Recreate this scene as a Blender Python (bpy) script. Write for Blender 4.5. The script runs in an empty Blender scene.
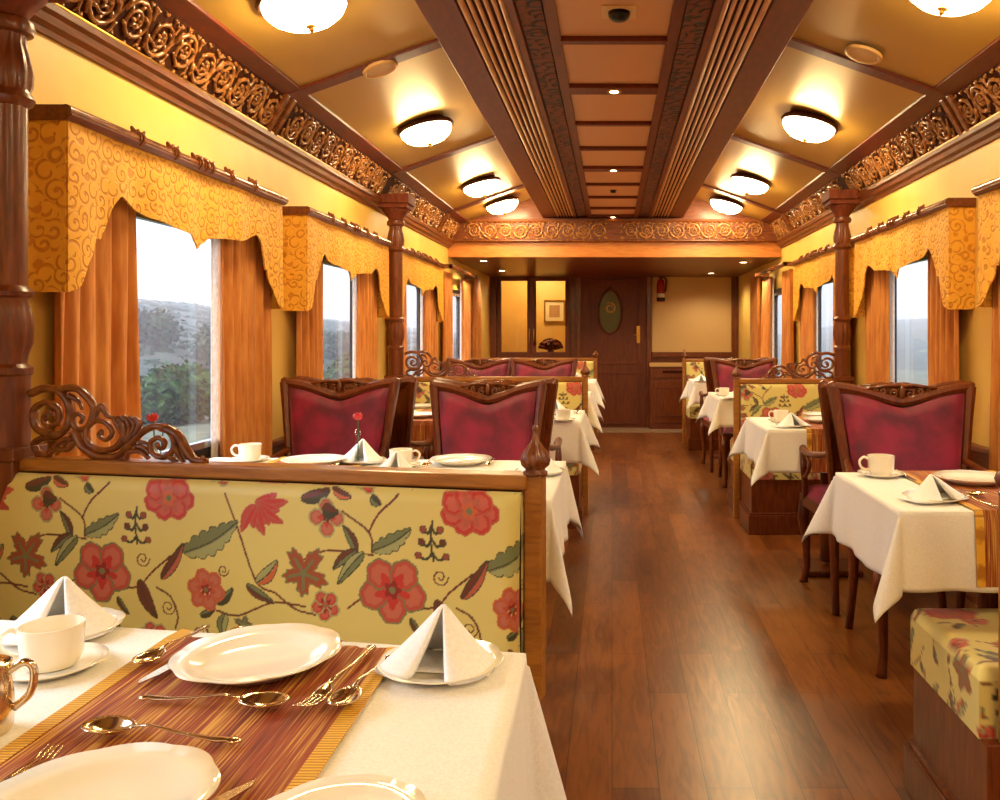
import bpy, math, random
import numpy as np
from mathutils import Vector, Matrix
PI = math.pi
random.seed(7)
C = bpy.context.scene.collection
F, VX, VY, EYE = 850.0, 612.0, 335.0, 1.2

def at(px, py, z):
    """photo pixel on a horizontal plane at height z -> x, y"""
    y = (EYE - z) * F / (py - VY)
    return (px - VX) / F * y, y
def P(px, py, y):
    return (px - VX) / F * y, EYE - (py - VY) / F * y

# ------------------------------------------------------------------ materials
MATS = {}
def newmat(name):
    m = bpy.data.materials.new(name); m.use_nodes = True
    nt = m.node_tree; b = nt.nodes['Principled BSDF']
    MATS[name] = m
    return m, nt, b
def N(nt, t, **k):
    n = nt.nodes.new(t)
    for a, v in k.items():
        if a.startswith('i_'):
            n.inputs[a[2:].replace('_', ' ')].default_value = v
        else: setattr(n, a, v)
    return n
def L(nt, a, b): nt.links.new(a, b)
def col4(c): return (c[0], c[1], c[2], 1)
def srgb(r, g, b):
    f = lambda c: (c/255/12.92) if c/255 <= .04045 else ((c/255+.055)/1.055)**2.4
    return (f(r), f(g), f(b))
def ramp(nt, cols):
    r = N(nt, 'ShaderNodeValToRGB'); e = r.color_ramp.elements
    e[0].position, e[0].color = cols[0][0], col4(cols[0][1])
    e[1].position, e[1].color = cols[-1][0], col4(cols[-1][1])
    for p, c in cols[1:-1]:
        x = e.new(p); x.color = col4(c)
    return r
def bump(nt, b, sock, st, dist=.002):
    n = N(nt, 'ShaderNodeBump'); n.inputs['Strength'].default_value = st; n.inputs['Distance'].default_value = dist
    L(nt, sock, n.inputs['Height']); L(nt, n.outputs[0], b.inputs['Normal'])
def objcoord(nt, scale=(1,1,1), rot=(0,0,0)):
    t = N(nt, 'ShaderNodeTexCoord'); mp = N(nt, 'ShaderNodeMapping')
    mp.inputs['Scale'].default_value = scale; mp.inputs['Rotation'].default_value = rot
    L(nt, t.outputs['Object'], mp.inputs['Vector'])
    return mp.outputs[0]
def plain(name, c, rough=.5, metal=0, spec=.5, emit=None, es=0, sheen=0, coat=0):
    m, nt, b = newmat(name)
    b.inputs['Base Color'].default_value = col4(c); b.inputs['Roughness'].default_value = rough
    b.inputs['Metallic'].default_value = metal; b.inputs['Specular IOR Level'].default_value = spec
    b.inputs['Sheen Weight'].default_value = sheen; b.inputs['Coat Weight'].default_value = coat
    if emit: b.inputs['Emission Color'].default_value = col4(emit); b.inputs['Emission Strength'].default_value = es
    return m
def wood(name, dark, light, axis=(1,1,12), rough=.36, coat=.12, bs=.12):
    m, nt, b = newmat(name)
    v = objcoord(nt, axis)
    n1 = N(nt, 'ShaderNodeTexNoise'); n1.inputs['Scale'].default_value = 3.5; n1.inputs['Detail'].default_value = 6
    n1.inputs['Distortion'].default_value = .6
    L(nt, v, n1.inputs['Vector'])
    r = ramp(nt, [(.3, dark), (.72, light)]); L(nt, n1.outputs['Fac'], r.inputs[0]); L(nt, r.outputs[0], b.inputs['Base Color'])
    b.inputs['Roughness'].default_value = rough; b.inputs['Coat Weight'].default_value = coat; b.inputs['Coat Roughness'].default_value = .15; b.inputs['Specular IOR Level'].default_value = .38
    bump(nt, b, n1.outputs['Fac'], bs)
    return m
wood('wood_x', srgb(90,38,10), srgb(128,62,20), (3,22,22))
wood('wood_y', srgb(90,38,10), srgb(128,62,20), (22,3,22))
wood('wood_z', srgb(88,37,10), srgb(124,60,20), (22,22,3))
wood('wood_dark', srgb(86,26,6), srgb(112,40,10), (14,3,14), rough=.42, coat=0)
wood('reed_wood', srgb(186,126,76), srgb(214,158,102), (14,3,14), rough=.4)
wood('wood_rail', srgb(140,84,26), srgb(176,114,42), (3,22,22))
wood('wood_orange', srgb(180,104,44), srgb(204,130,58), (2,14,14))
wood('carved', srgb(92,44,18), srgb(140,78,34), (9,9,9), rough=.25, coat=.3)
wood('carved_gold', srgb(116,66,26), srgb(182,120,58), (9,9,9), rough=.25, coat=.4)
wood('wood_matte', srgb(92,36,12), srgb(124,54,20), (14,14,3), rough=.8, coat=0)
wood('door_wood', srgb(88,34,10), srgb(112,50,18), (14,14,2), rough=.5, coat=0)
plain('recess', srgb(62,28,12), .9, spec=.1)
def floor_mat():
    m, nt, b = newmat('floor_planks')
    v = objcoord(nt, (1,1,1), (0,0,PI/2))
    br = N(nt, 'ShaderNodeTexBrick'); br.offset = .37
    br.inputs['Color1'].default_value = (0,0,0,1); br.inputs['Color2'].default_value = (1,1,1,1)
    br.inputs['Mortar'].default_value = (.0,.0,.0,1)
    br.inputs['Scale'].default_value = 1; br.inputs['Mortar Size'].default_value = .0012; br.inputs['Brick Width'].default_value = .95
    br.inputs['Row Height'].default_value = .125; br.inputs['Bias'].default_value = 0
    L(nt, v, br.inputs['Vector'])
    g = N(nt, 'ShaderNodeTexNoise'); g.inputs['Scale'].default_value = 3; g.inputs['Detail'].default_value = 8; g.inputs['Distortion'].default_value = 1.2
    v2 = objcoord(nt, (12,1.6,1)); L(nt, v2, g.inputs['Vector'])
    g2 = N(nt, 'ShaderNodeTexNoise'); g2.inputs['Scale'].default_value = 5; g2.inputs['Detail'].default_value = 5
    v3 = objcoord(nt, (3,1,1)); L(nt, v3, g2.inputs['Vector'])
    mx = N(nt, 'ShaderNodeMath', operation='MULTIPLY_ADD'); L(nt, br.outputs['Color'], mx.inputs[0]); mx.inputs[1].default_value = .32
    L(nt, g.outputs['Fac'], mx.inputs[2])
    ad = N(nt, 'ShaderNodeMath', operation='MULTIPLY_ADD'); L(nt, g2.outputs['Fac'], ad.inputs[0]); ad.inputs[1].default_value = .5; L(nt, mx.outputs[0], ad.inputs[2])
    r = ramp(nt, [(.55, srgb(68,31,11)), (.85, srgb(108,55,21)), (1.15, srgb(144,84,36))])
    sc = N(nt, 'ShaderNodeMath', operation='MULTIPLY'); L(nt, ad.outputs[0], sc.inputs[0]); sc.inputs[1].default_value = .85
    r.color_ramp.elements[0].position = .42; r.color_ramp.elements[1].position = .68; r.color_ramp.elements[2].position = .95
    L(nt, sc.outputs[0], r.inputs[0])
    mm = N(nt, 'ShaderNodeMix', data_type='RGBA'); L(nt, br.outputs['Fac'], mm.inputs[0]); L(nt, r.outputs[0], mm.inputs[6])
    mm.inputs[7].default_value = col4(srgb(50,20,10)); L(nt, mm.outputs[2], b.inputs['Base Color'])
    b.inputs['Roughness'].default_value = .3; b.inputs['Coat Weight'].default_value = .3; b.inputs['Coat Roughness'].default_value = .3
    bump(nt, b, g.outputs['Fac'], .15)
floor_mat()
def scroll_fabric(name, c0, c1, scale, rough=.45, sheen=.3, bs=.5, metal=0, uvw=None, tw=9.0):
    """spiral scroll brocade: every voronoi cell carries one spiral"""
    m, nt, b = newmat(name)
    v = objcoord(nt, uvw or (1,1,1))
    vs = N(nt, 'ShaderNodeVectorMath', operation='SCALE'); L(nt, v, vs.inputs[0]); vs.inputs['Scale'].default_value = scale
    vo = N(nt, 'ShaderNodeTexVoronoi'); vo.inputs['Scale'].default_value = 1; vo.inputs['Randomness'].default_value = .75
    L(nt, vs.outputs[0], vo.inputs['Vector'])
    sb = N(nt, 'ShaderNodeVectorMath', operation='SUBTRACT'); L(nt, vs.outputs[0], sb.inputs[0]); L(nt, vo.outputs['Position'], sb.inputs[1])
    sp = N(nt, 'ShaderNodeSeparateXYZ'); L(nt, sb.outputs[0], sp.inputs[0])
    an = N(nt, 'ShaderNodeMath', operation='ARCTAN2')
    sm = N(nt, 'ShaderNodeMath', operation='ADD'); L(nt, sp.outputs[0], sm.inputs[0]); L(nt, sp.outputs[1], sm.inputs[1])
    L(nt, sp.outputs[2], an.inputs[0]); L(nt, sm.outputs[0], an.inputs[1])
    ln = N(nt, 'ShaderNodeVectorMath', operation='LENGTH'); L(nt, sb.outputs[0], ln.inputs[0])
    ma = N(nt, 'ShaderNodeMath', operation='MULTIPLY_ADD'); L(nt, ln.outputs['Value'], ma.inputs[0]); ma.inputs[1].default_value = tw * 2; L(nt, an.outputs[0], ma.inputs[2])
    si = N(nt, 'ShaderNodeMath', operation='SINE'); L(nt, ma.outputs[0], si.inputs[0])
    mr = N(nt, 'ShaderNodeMapRange'); L(nt, si.outputs[0], mr.inputs[0]); mr.inputs[1].default_value = -.9; mr.inputs[2].default_value = -.3
    nz = N(nt, 'ShaderNodeTexNoise'); nz.inputs['Scale'].default_value = 6; L(nt, v, nz.inputs['Vector'])
    mx = N(nt, 'ShaderNodeMix', data_type='RGBA'); L(nt, mr.outputs[0], mx.inputs[0]); mx.inputs[6].default_value = col4(c0); mx.inputs[7].default_value = col4(c1)
    L(nt, mx.outputs[2], b.inputs['Base Color'])
    b.inputs['Roughness'].default_value = rough; b.inputs['Sheen Weight'].default_value = sheen; b.inputs['Metallic'].default_value = metal
    bump(nt, b, mr.outputs[0], bs, .004)
    return m
scroll_fabric('valance_brocade', srgb(214,140,36), srgb(240,176,54), 20, tw=7, sheen=0, rough=.6, bs=.8)
scroll_fabric('dark_carving', srgb(26,9,3), srgb(108,44,14), 17, rough=.6, sheen=0, bs=1.0, tw=3.0)
def fabric(name, c, c2, scale=60, rough=.7, sheen=.3, bs=.3, uvw=(1,1,1), trans=0):
    m, nt, b = newmat(name)
    v = objcoord(nt, uvw); n = N(nt, 'ShaderNodeTexNoise'); n.inputs['Scale'].default_value = scale; n.inputs['Detail'].default_value = 4
    L(nt, v, n.inputs['Vector']); r = ramp(nt, [(.35, c), (.65, c2)]); L(nt, n.outputs['Fac'], r.inputs[0]); L(nt, r.outputs[0], b.inputs['Base Color'])
    b.inputs['Roughness'].default_value = rough; b.inputs['Sheen Weight'].default_value = sheen
    bump(nt, b, n.outputs['Fac'], bs, .001)
    if trans:
        tr = N(nt, 'ShaderNodeBsdfTranslucent'); L(nt, r.outputs[0], tr.inputs['Color'])
        ms = N(nt, 'ShaderNodeMixShader'); ms.inputs[0].default_value = trans
        L(nt, b.outputs[0], ms.inputs[1]); L(nt, tr.outputs[0], ms.inputs[2])
        L(nt, ms.outputs[0], nt.nodes['Material Output'].inputs['Surface'])
    return m
fabric('curtain_cloth', srgb(192,112,40), srgb(218,144,62), 40, uvw=(1,1,.15), trans=.12, sheen=.1)
fabric('sheer', srgb(236,224,214), srgb(250,244,240), 50, trans=.5)
fabric('table_linen', srgb(232,226,216), srgb(242,238,230), 260, rough=.6, bs=.15, sheen=.1)
fabric('napkin_linen', srgb(240,238,236), srgb(250,248,246), 200, rough=.6, bs=.15, sheen=.1)
fabric('red_velvet', srgb(92,4,34), srgb(150,14,56), 9, rough=.55, sheen=.7, bs=.25)
MATS['red_velvet'].node_tree.nodes['Principled BSDF'].inputs['Sheen Tint'].default_value = (1,.35,.45,1)
def silk():
    m, nt, b = newmat('wall_silk')
    v = objcoord(nt, (1,1,1)); n = N(nt, 'ShaderNodeTexNoise'); n.inputs['Scale'].default_value = 2.2; n.inputs['Detail'].default_value = 5
    L(nt, v, n.inputs['Vector']); r = ramp(nt, [(.3, srgb(224,178,84)), (.7, srgb(236,198,102))]); L(nt, n.outputs['Fac'], r.inputs[0]); L(nt, r.outputs[0], b.inputs['Base Color'])
    b.inputs['Roughness'].default_value = .5
    n2 = N(nt, 'ShaderNodeTexNoise'); n2.inputs['Scale'].default_value = 150; L(nt, v, n2.inputs['Vector']); bump(nt, b, n2.outputs['Fac'], .1, .001)
silk()
def goldceil():
    m, nt, b = newmat('ceiling_gold')
    v = objcoord(nt, (40,2,40)); n = N(nt, 'ShaderNodeTexNoise'); n.inputs['Scale'].default_value = 3; n.inputs['Detail'].default_value = 3
    L(nt, v, n.inputs['Vector']); b.inputs['Base Color'].default_value = col4(srgb(182,142,60))
    b.inputs['Roughness'].default_value = .38; b.inputs['Metallic'].default_value = .4
    bump(nt, b, n.outputs['Fac'], .12, .001)
goldceil()
plain('ceiling_tan', srgb(206,150,98), .45)
def runner():
    m, nt, b = newmat('runner_weave')
    v = objcoord(nt, (1,.02,.02)); n = N(nt, 'ShaderNodeTexNoise'); n.inputs['Scale'].default_value = 330; n.inputs['Detail'].default_value = 2
    L(nt, v, n.inputs['Vector'])
    v2 = objcoord(nt, (1,.04,.04)); n2 = N(nt, 'ShaderNodeTexNoise'); n2.inputs['Scale'].default_value = 34; L(nt, v2, n2.inputs['Vector'])
    a = N(nt, 'ShaderNodeMath', operation='MULTIPLY_ADD'); L(nt, n2.outputs['Fac'], a.inputs[0]); a.inputs[1].default_value = .5; L(nt, n.outputs['Fac'], a.inputs[2])
    s = N(nt, 'ShaderNodeMath', operation='MULTIPLY'); L(nt, a.outputs[0], s.inputs[0]); s.inputs[1].default_value = .66
    r = ramp(nt, [(.36, srgb(92,36,8)), (.45, srgb(146,52,14)), (.52, srgb(156,86,30)), (.6, srgb(206,150,62))]); L(nt, s.outputs[0], r.inputs[0])
    L(nt, r.outputs[0], b.inputs['Base Color']); b.inputs['Roughness'].default_value = .7; bump(nt, b, n.outputs['Fac'], .6, .002)
    m, nt, b = newmat('runner_border')
    v = objcoord(nt, (1,1,1)); w = N(nt, 'ShaderNodeTexWave', bands_direction='Y'); w.inputs['Scale'].default_value = 55; w.inputs['Distortion'].default_value = 1
    L(nt, v, w.inputs['Vector']); r = ramp(nt, [(.1, srgb(176,116,20)), (.5, srgb(226,172,52))]); L(nt, w.outputs['Fac'], r.inputs[0])
    L(nt, r.outputs[0], b.inputs['Base Color']); b.inputs['Roughness'].default_value = .55; bump(nt, b, w.outputs['Fac'], .5, .002)
runner()
plain('porcelain', srgb(244,236,216), .12, coat=.5)
plain('silver', srgb(226,205,170), .16, metal=1)
plain('brass', srgb(190,140,60), .3, metal=1)
plain('bronze_rim', srgb(70,34,16), .35, metal=.4)
plain('dark_metal', srgb(40,34,30), .35, metal=.8)
plain('rubber', srgb(14,14,18), .35)
plain('aluminium', srgb(190,195,205), .25, metal=.9)
plain('extinguisher_red', srgb(150,16,16), .3)
plain('white_label', srgb(225,215,190), .6)
plain('grey_plastic', srgb(92,84,66), .5)
plain('cream_grille', srgb(214,170,104), .5)
plain('stem_green', srgb(58,92,36), .5)
plain('rose_red', srgb(200,14,24), .5, sheen=.3)
plain('picture_mat', srgb(222,206,150), .7)
plain('picture_art', srgb(170,130,80), .7)
plain('panel_cream', srgb(206,168,108), .5)
plain('tile_pale', srgb(150,120,92), .5)
plain('dark_glass', srgb(66,80,70), .08, coat=.6)
# lamp glass
m, nt, b = newmat('lamp_glass')
b.inputs['Base Color'].default_value = (.9,.8,.6,1)
b.inputs['Emission Color'].default_value = (1.0,.775,.40,1); b.inputs['Emission Strength'].default_value = 54
m, nt, b = newmat('spot_glass')
b.inputs['Emission Color'].default_value = (1.0,.8,.5,1); b.inputs['Emission Strength'].default_value = 14
def glass(name, tint=(1,1,1), ref=.08):
    m, nt, b = newmat(name)
    nt.nodes.remove(b)
    t = N(nt, 'ShaderNodeBsdfTransparent'); t.inputs[0].default_value = col4(tint)
    g = N(nt, 'ShaderNodeBsdfGlossy'); g.inputs['Roughness'].default_value = .02
    fr = N(nt, 'ShaderNodeFresnel'); fr.inputs[0].default_value = 1.45
    ge = N(nt, 'ShaderNodeNewGeometry'); iv = N(nt, 'ShaderNodeMath', operation='SUBTRACT'); iv.inputs[0].default_value = 1; L(nt, ge.outputs['Backfacing'], iv.inputs[1])
    mu = N(nt, 'ShaderNodeMath', operation='MULTIPLY'); L(nt, fr.outputs[0], mu.inputs[0]); L(nt, iv.outputs[0], mu.inputs[1])
    ms = N(nt, 'ShaderNodeMixShader'); L(nt, mu.outputs[0], ms.inputs[0])
    L(nt, t.outputs[0], ms.inputs[1]); L(nt, g.outputs[0], ms.inputs[2]); L(nt, ms.outputs[0], nt.nodes['Material Output'].inputs['Surface'])
glass('window_glass', (.97,.98,1)); glass('vase_glass', (.95,.97,.95))

# floral fabric: the pattern is drawn here once and stored per vertex
def build_tile():
    S = 3; W, H = 300, 172
    yy, xx = np.mgrid[0:H*S, 0:W*S].astype(np.float32) / S
    img = np.zeros((H*S, W*S, 3), np.float32); img[:] = srgb(216,198,114)
    GD, RD, BR, PK, GR, LG, OR, DR = [np.array(srgb(*c), np.float32) for c in
        ((60,56,30),(190,44,34),(104,44,22),(178,86,62),(112,118,74),(160,160,104),(196,96,48),(140,24,22))]
    def wr(dx): return (dx + W/2) % W - W/2
    def wy(dy): return (dy + H/2) % H - H/2
    def blob(cx, cy, fn, c, edge=None, ew=1.2):
        dx, dy = wr(xx-cx), wy(yy-cy); r = np.hypot(dx, dy); a = np.arctan2(dy, dx); R = fn(a)
        if edge is not None: img[r < R+ew] = edge
        img[r < R] = c
    def stroke(pts, w, c, taper=False):
        p = np.array(pts, float); n = max(12, int(np.hypot(*np.diff(p, axis=0).T).sum()/.55)); t = np.linspace(0, len(p)-1, n)
        # catmull-rom
        q = np.vstack([2*p[0]-p[1], p, 2*p[-1]-p[-2]]); o = []
        for s in t:
            i = min(int(s), len(p)-2); f = s-i; a0, a1, a2, a3 = q[i:i+4]
            o.append(.5*((2*a1)+(-a0+a2)*f+(2*a0-5*a1+4*a2-a3)*f*f+(-a0+3*a1-3*a2+a3)*f**3))
        d = np.full(xx.shape, 1e9, np.float32); 
        for k, (x, y) in enumerate(o):
            ww = w*(1-.7*k/len(o)) if taper else w
            d = np.minimum(d, np.hypot(wr(xx-x), wy(yy-y)) - ww)
        img[d < 0] = c
    def leaf(x0, y0, x1, y1, w, c, c2, teeth=0, edge=GD):
        Lh = math.hypot(x1-x0, y1-y0); ux, uy = (x1-x0)/Lh, (y1-y0)/Lh
        mx, my = (x0+x1)/2, (y0+y1)/2; dx, dy = wr(xx-mx), wy(yy-my)
        t = (dx*ux+dy*uy)/Lh+.5; s = -dx*uy+dy*ux - w*.35*np.sin(t*PI)
        tt = np.clip(t, 0, 1); prof = w*np.sin(PI*tt**.75)**.8
        if teeth: prof = prof*(1+.35*np.abs(np.sin(tt*teeth*PI)) - .2)
        ins = (t > 0) & (t < 1)
        img[ins & (np.abs(s) < prof+1)] = edge
        img[ins & (np.abs(s) < prof)] = c
        img[ins & (np.abs(s) < prof) & (s > .15*w)] = c2
        img[ins & (np.abs(s) < .6)] = edge
    def flower(cx, cy, R, n, c, c2, mid, ph=0, sq=.75, edge=LG):
        for k in range(n):
            a = ph + 2*PI*k/n; pr = R*(.40 if n < 6 else .32)
            px, py = cx+math.cos(a)*R*.6, cy+math.sin(a)*R*.6*min(1, sq*1.15)
            f = lambda q, a=a: pr*(1+.11*np.abs(np.sin(3.5*(q-a)))-.12*np.abs(np.cos((q-a)/2+PI/2)))
            blob(px, py, f, c, edge, 1.6)
            blob(px, py, lambda q, f=f: f(q)*.72, c*.55+np.array(srgb(200,122,94), np.float32)*.45)
            blob(cx+math.cos(a)*R*.36, cy+math.sin(a)*R*.36, lambda q, a=a: pr*(.42+.12*np.cos(3*(q-a))), c2)
        blob(cx, cy, lambda q: R*.24*(1+.2*np.cos(5*q)), mid)
        blob(cx, cy, lambda q: R*.1+q*0, GR)
    # stems
    for s in ([(96,56),(93,38),(68,21)], [(93,38),(103,22),(124,4)], [(28,66),(54,56),(97,58)], [(132,104),(156,100),(170,86),(190,70)],
              [(240,118),(262,121),(297,107),(330,108)], [(249,10),(262,42),(280,88),(300,98)], [(0,98),(20,111),(40,115)], [(72,107),(84,98),(95,92)],
              [(120,150),(140,160),(165,150)], [(30,150),(60,160),(90,150),(110,165)], [(210,140),(240,160),(280,150)], [(175,100),(190,108),(198,125),(196,138)],
              [(250,120),(244,140)], [(220,140),(226,134),(231,141),(226,148),(218,150)]):
        stroke(s, 1.0, BR)
    for cx, cy, r in ((160,74,8),(188,118,8),(246,80,6),(222,140,8)):
        stroke([(cx+math.cos(a)*r*(1-a/11), cy+math.sin(a)*r*(1-a/11)) for a in np.linspace(0, 9, 12)], .7, BR)
    leaf(96,54,134,33,7,GR,LG,5); leaf(81,56,68,33,4,GR,BR); leaf(80,54,57,73,4,GR,BR); leaf(88,56,62,86,5,GR,LG)
    leaf(204,66,262,34,11,GR,LG,6); leaf(180,92,204,57,5,BR,PK); leaf(156,94,176,130,6,BR,BR); leaf(280,90,302,68,6,LG,OR)
    leaf(270,92,298,106,4,GR,BR); leaf(240,112,256,96,4,GR,GD); leaf(222,124,238,116,3,GR,GD); leaf(132,112,145,128,2.5,GR,BR)
    leaf(248,120,246,142,5,LG,GR); leaf(208,140,222,154,4,GR,GD); leaf(116,146,136,138,4,GR,LG); leaf(27,12,58,2,5,BR,GD); leaf(60,2,78,8,4,BR,OR)
    leaf(97,6,106,14,4,GD,GR); leaf(66,140,80,158,4,GR,BR); leaf(10,140,26,150,4,GR,BR); leaf(270,150,292,136,5,GR,LG)
    # maple leaves
    def maple(cx, cy, R, rot, c):
        f = lambda q: R*(.36+.64*np.abs(np.cos((q-rot)*2.5))**1.1*(.8+.2*np.cos(q-rot)))*(1+.09*np.cos(19*q))
        blob(cx, cy, f, c, GR, 1.8)
        for k in range(5): 
            a = rot+2*PI*k/5; stroke([(cx,cy),(cx+math.cos(a)*R*.6, cy+math.sin(a)*R*.6)], 1.4, GR)
    maple(28, 78, 25, -.9, OR*.45+BR*.55); maple(268, 130, 10, 2.4, BR); maple(140, 160, 11, .5, DR)
    # candelabra sprig
    stroke([(154,26),(152,40),(154,60)], 1.0, GD)
    for k, (w, y) in enumerate(((8,33),(10,44),(13,56))):
        for sgn in (-1, 1):
            stroke([(153,y-3),(153+sgn*w*.4,y+3),(153+sgn*w*.85,y+2)], 1.3, GD); blob(153+sgn*w, y, lambda q: 2.9+q*0, PK*.5+BR*.5 if (k+sgn) % 2 else BR, GD, .7)
    flower(115, 88, 31, 5, PK*.6+RD*.4, RD, DR, .3, edge=GR)
    flower(189, 16, 28, 7, RD, PK, OR, .1, .55, edge=PK); 
    flower(52, 27, 16, 4, PK, RD*.7+PK*.3, BR, 0, .9); leaf(48,18,64,22,6,BR,GD)
    flower(228, 99, 20, 6, PK, PK*.7+RD*.3, DR, .2, .9, edge=OR)
    flower(50, 106, 13, 5, RD, DR, PK, .4, .9)
    flower(172, 148, 17, 6, RD, DR, OR, .2, .7); flower(95, 164, 13, 5, RD, PK, DR, .2, .7)
    for k in range(8):
        a = -.5 + k*.36; leaf(280, 18, 280+(26+8*(k%2))*math.cos(a), 18+(26+8*(k%2))*math.sin(a)*.85, 5, RD, RD*.6+PK*.4, 0, edge=PK)
    flower(245, 160, 15, 5, RD, OR, DR, 0, .8)
    return img
TILE = build_tile(); TS = .0024
def floral_color(u, v):
    """u, v in metres; v down from the top of the back"""
    H, W, _ = TILE.shape
    row = np.floor(v/(TS*172)).astype(int)
    x = (u/TS*3 + row*330) % W; y = (v/TS*3) % H
    return TILE[y.astype(int) % H, x.astype(int) % W]
m, nt, b = newmat('floral_brocade')
a = N(nt, 'ShaderNodeVertexColor', layer_name='floral'); L(nt, a.outputs[0], b.inputs['Base Color'])
b.inputs['Roughness'].default_value = .42; b.inputs['Sheen Weight'].default_value = .25
v = objcoord(nt, (1,1,1)); n = N(nt, 'ShaderNodeTexNoise'); n.inputs['Scale'].default_value = 300; L(nt, v, n.inputs['Vector']); bump(nt, b, n.outputs['Fac'], .2, .001)

# ------------------------------------------------------------------ mesh tools
class MB:
    def __init__(s): s.v = []; s.f = []
    def add(s, vs, fs):
        o = len(s.v); s.v += [tuple(p) for p in vs]; s.f += [tuple(i+o for i in f) for f in fs]; return s
    def box(s, x0, x1, y0, y1, z0, z1):
        return s.add([(x0,y0,z0),(x1,y0,z0),(x1,y1,z0),(x0,y1,z0),(x0,y0,z1),(x1,y0,z1),(x1,y1,z1),(x0,y1,z1)],
              [(0,3,2,1),(4,5,6,7),(0,1,5,4),(1,2,6,5),(2,3,7,6),(3,0,4,7)])
    def lathe(s, prof, n=24, cx=0, cy=0, flute=None, square=None):
        vs, fs = [], []
        for k, (r, z) in enumerate(prof):
            for i in range(n):
                a = 2*PI*i/n; rr = r
                if flute and flute[0] <= z <= flute[1]: rr = r*(1-flute[3]*abs(math.sin(a*flute[2]/2))**.8 * math.sin(PI*(z-flute[0])/(flute[1]-flute[0]))**.4)
                vs.append((cx+rr*math.cos(a), cy+rr*math.sin(a), z))
        for k in range(len(prof)-1):
            for i in range(n):
                j = (i+1) % n; fs.append((k*n+i, k*n+j, (k+1)*n+j, (k+1)*n+i))
        if prof[0][0] > 1e-5: fs.append(tuple(range(n-1, -1, -1)))
        if prof[-1][0] > 1e-5: fs.append(tuple((len(prof)-1)*n+i for i in range(n)))
        return s.add(vs, fs)
    def tube(s, pts, rad, n=8, flat=1.0, up=None):
        pts = [Vector(p) for p in pts]; m = len(pts)
        rs = rad if hasattr(rad, '__len__') else [rad]*m
        vs, fs = [], []; prev = None
        for i, p in enumerate(pts):
            t = (pts[min(i+1, m-1)] - pts[max(i-1, 0)])
            if t.length < 1e-9: t = Vector((0,0,1))
            t.normalize()
            u = Vector(up) if up else (prev if prev is not None else (Vector((0,0,1)) if abs(t.z) < .9 else Vector((1,0,0))))
            a = (u - t*u.dot(t))
            if a.length < 1e-6: a = t.orthogonal()
            a.normalize(); b_ = t.cross(a); prev = a
            for k in range(n):
                an = 2*PI*k/n; vs.append(p + a*math.cos(an)*rs[i]*flat + b_*math.sin(an)*rs[i])
        for i in range(m-1):
            for k in range(n):
                j = (k+1) % n; fs.append((i*n+k, i*n+j, (i+1)*n+j, (i+1)*n+k))
        fs.append(tuple(range(n-1, -1, -1))); fs.append(tuple((m-1)*n+k for k in range(n)))
        return s.add(vs, fs)
    def prism(s, poly, a0, a1, axis='y'):
        n = len(poly)
        def mk(p, a):
            return (p[0], a, p[1]) if axis == 'y' else ((a, p[0], p[1]) if axis == 'x' else (p[0], p[1], a))
        vs = [mk(p, a0) for p in poly] + [mk(p, a1) for p in poly]
        fs = [(i, (i+1) % n, (i+1) % n+n, i+n) for i in range(n)]
        fs += [tuple(range(n-1, -1, -1)), tuple(range(n, 2*n))]
        return s.add(vs, fs)
    def grid(s, fn, nu, nv):
        vs = [fn(i/nu, j/nv) for j in range(nv+1) for i in range(nu+1)]
        fs = [(j*(nu+1)+i, j*(nu+1)+i+1, (j+1)*(nu+1)+i+1, (j+1)*(nu+1)+i) for j in range(nv) for i in range(nu)]
        return s.add(vs, fs)
    def xf(s, M): 
        s.v = [tuple(M @ Vector(p)) for p in s.v]; return s
    def build(s, name, mat, parent=None, smooth=False, bevel=0, solid=0, sub=0, kind=None, fixn=True):
        me = bpy.data.meshes.new(name); me.from_pydata(s.v, [], s.f); me.update()
        if fixn:
            import bmesh
            bm = bmesh.new(); bm.from_mesh(me); bmesh.ops.recalc_face_normals(bm, faces=bm.faces); bm.to_mesh(me); bm.free()
        o = bpy.data.objects.new(name, me); C.objects.link(o)
        me.materials.append(MATS[mat])
        if parent is not None: o.parent = parent
        if smooth:
            me.polygons.foreach_set('use_smooth', [True]*len(me.polygons))
            if smooth == 'auto':
                me.set_sharp_from_angle(angle=math.radians(40))
        if solid:
            md = o.modifiers.new('thick', 'SOLIDIFY'); md.thickness = solid; md.offset = 0
        if bevel:
            md = o.modifiers.new('edge', 'BEVEL'); md.width = bevel; md.segments = 2; md.limit_method = 'ANGLE'; md.angle_limit = math.radians(40)
        if sub:
            md = o.modifiers.new('sub', 'SUBSURF'); md.levels = sub; md.render_levels = sub
        if kind: o['kind'] = kind
        return o
def floral(o, ufn):
    """store the floral pattern on a mesh; ufn maps Nx3 coords -> u, v in metres"""
    me = o.data; n = len(me.vertices); co = np.empty(n*3, np.float32); me.vertices.foreach_get('co', co); co = co.reshape(n, 3)
    u, v = ufn(co); c = np.ones((n, 4), np.float32); c[:, :3] = floral_color(u, v)
    at_ = me.color_attributes.new('floral', 'FLOAT_COLOR', 'POINT'); at_.data.foreach_set('color', c.ravel())
def thing(name, label, cat, loc=(0,0,0), rz=0, group=None):
    o = bpy.data.objects.new(name, None); C.objects.link(o); o.empty_display_size = .1
    o.location = loc; o.rotation_euler = (0,0,rz); tag(o, label, cat, group); return o
def tag(o, label, cat, group=None):
    o['label'] = label; o['category'] = cat
    if group: o['group'] = group
    return o
CH = {}
def children(o): return [c for c in CHALL if c.parent == o]
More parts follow.
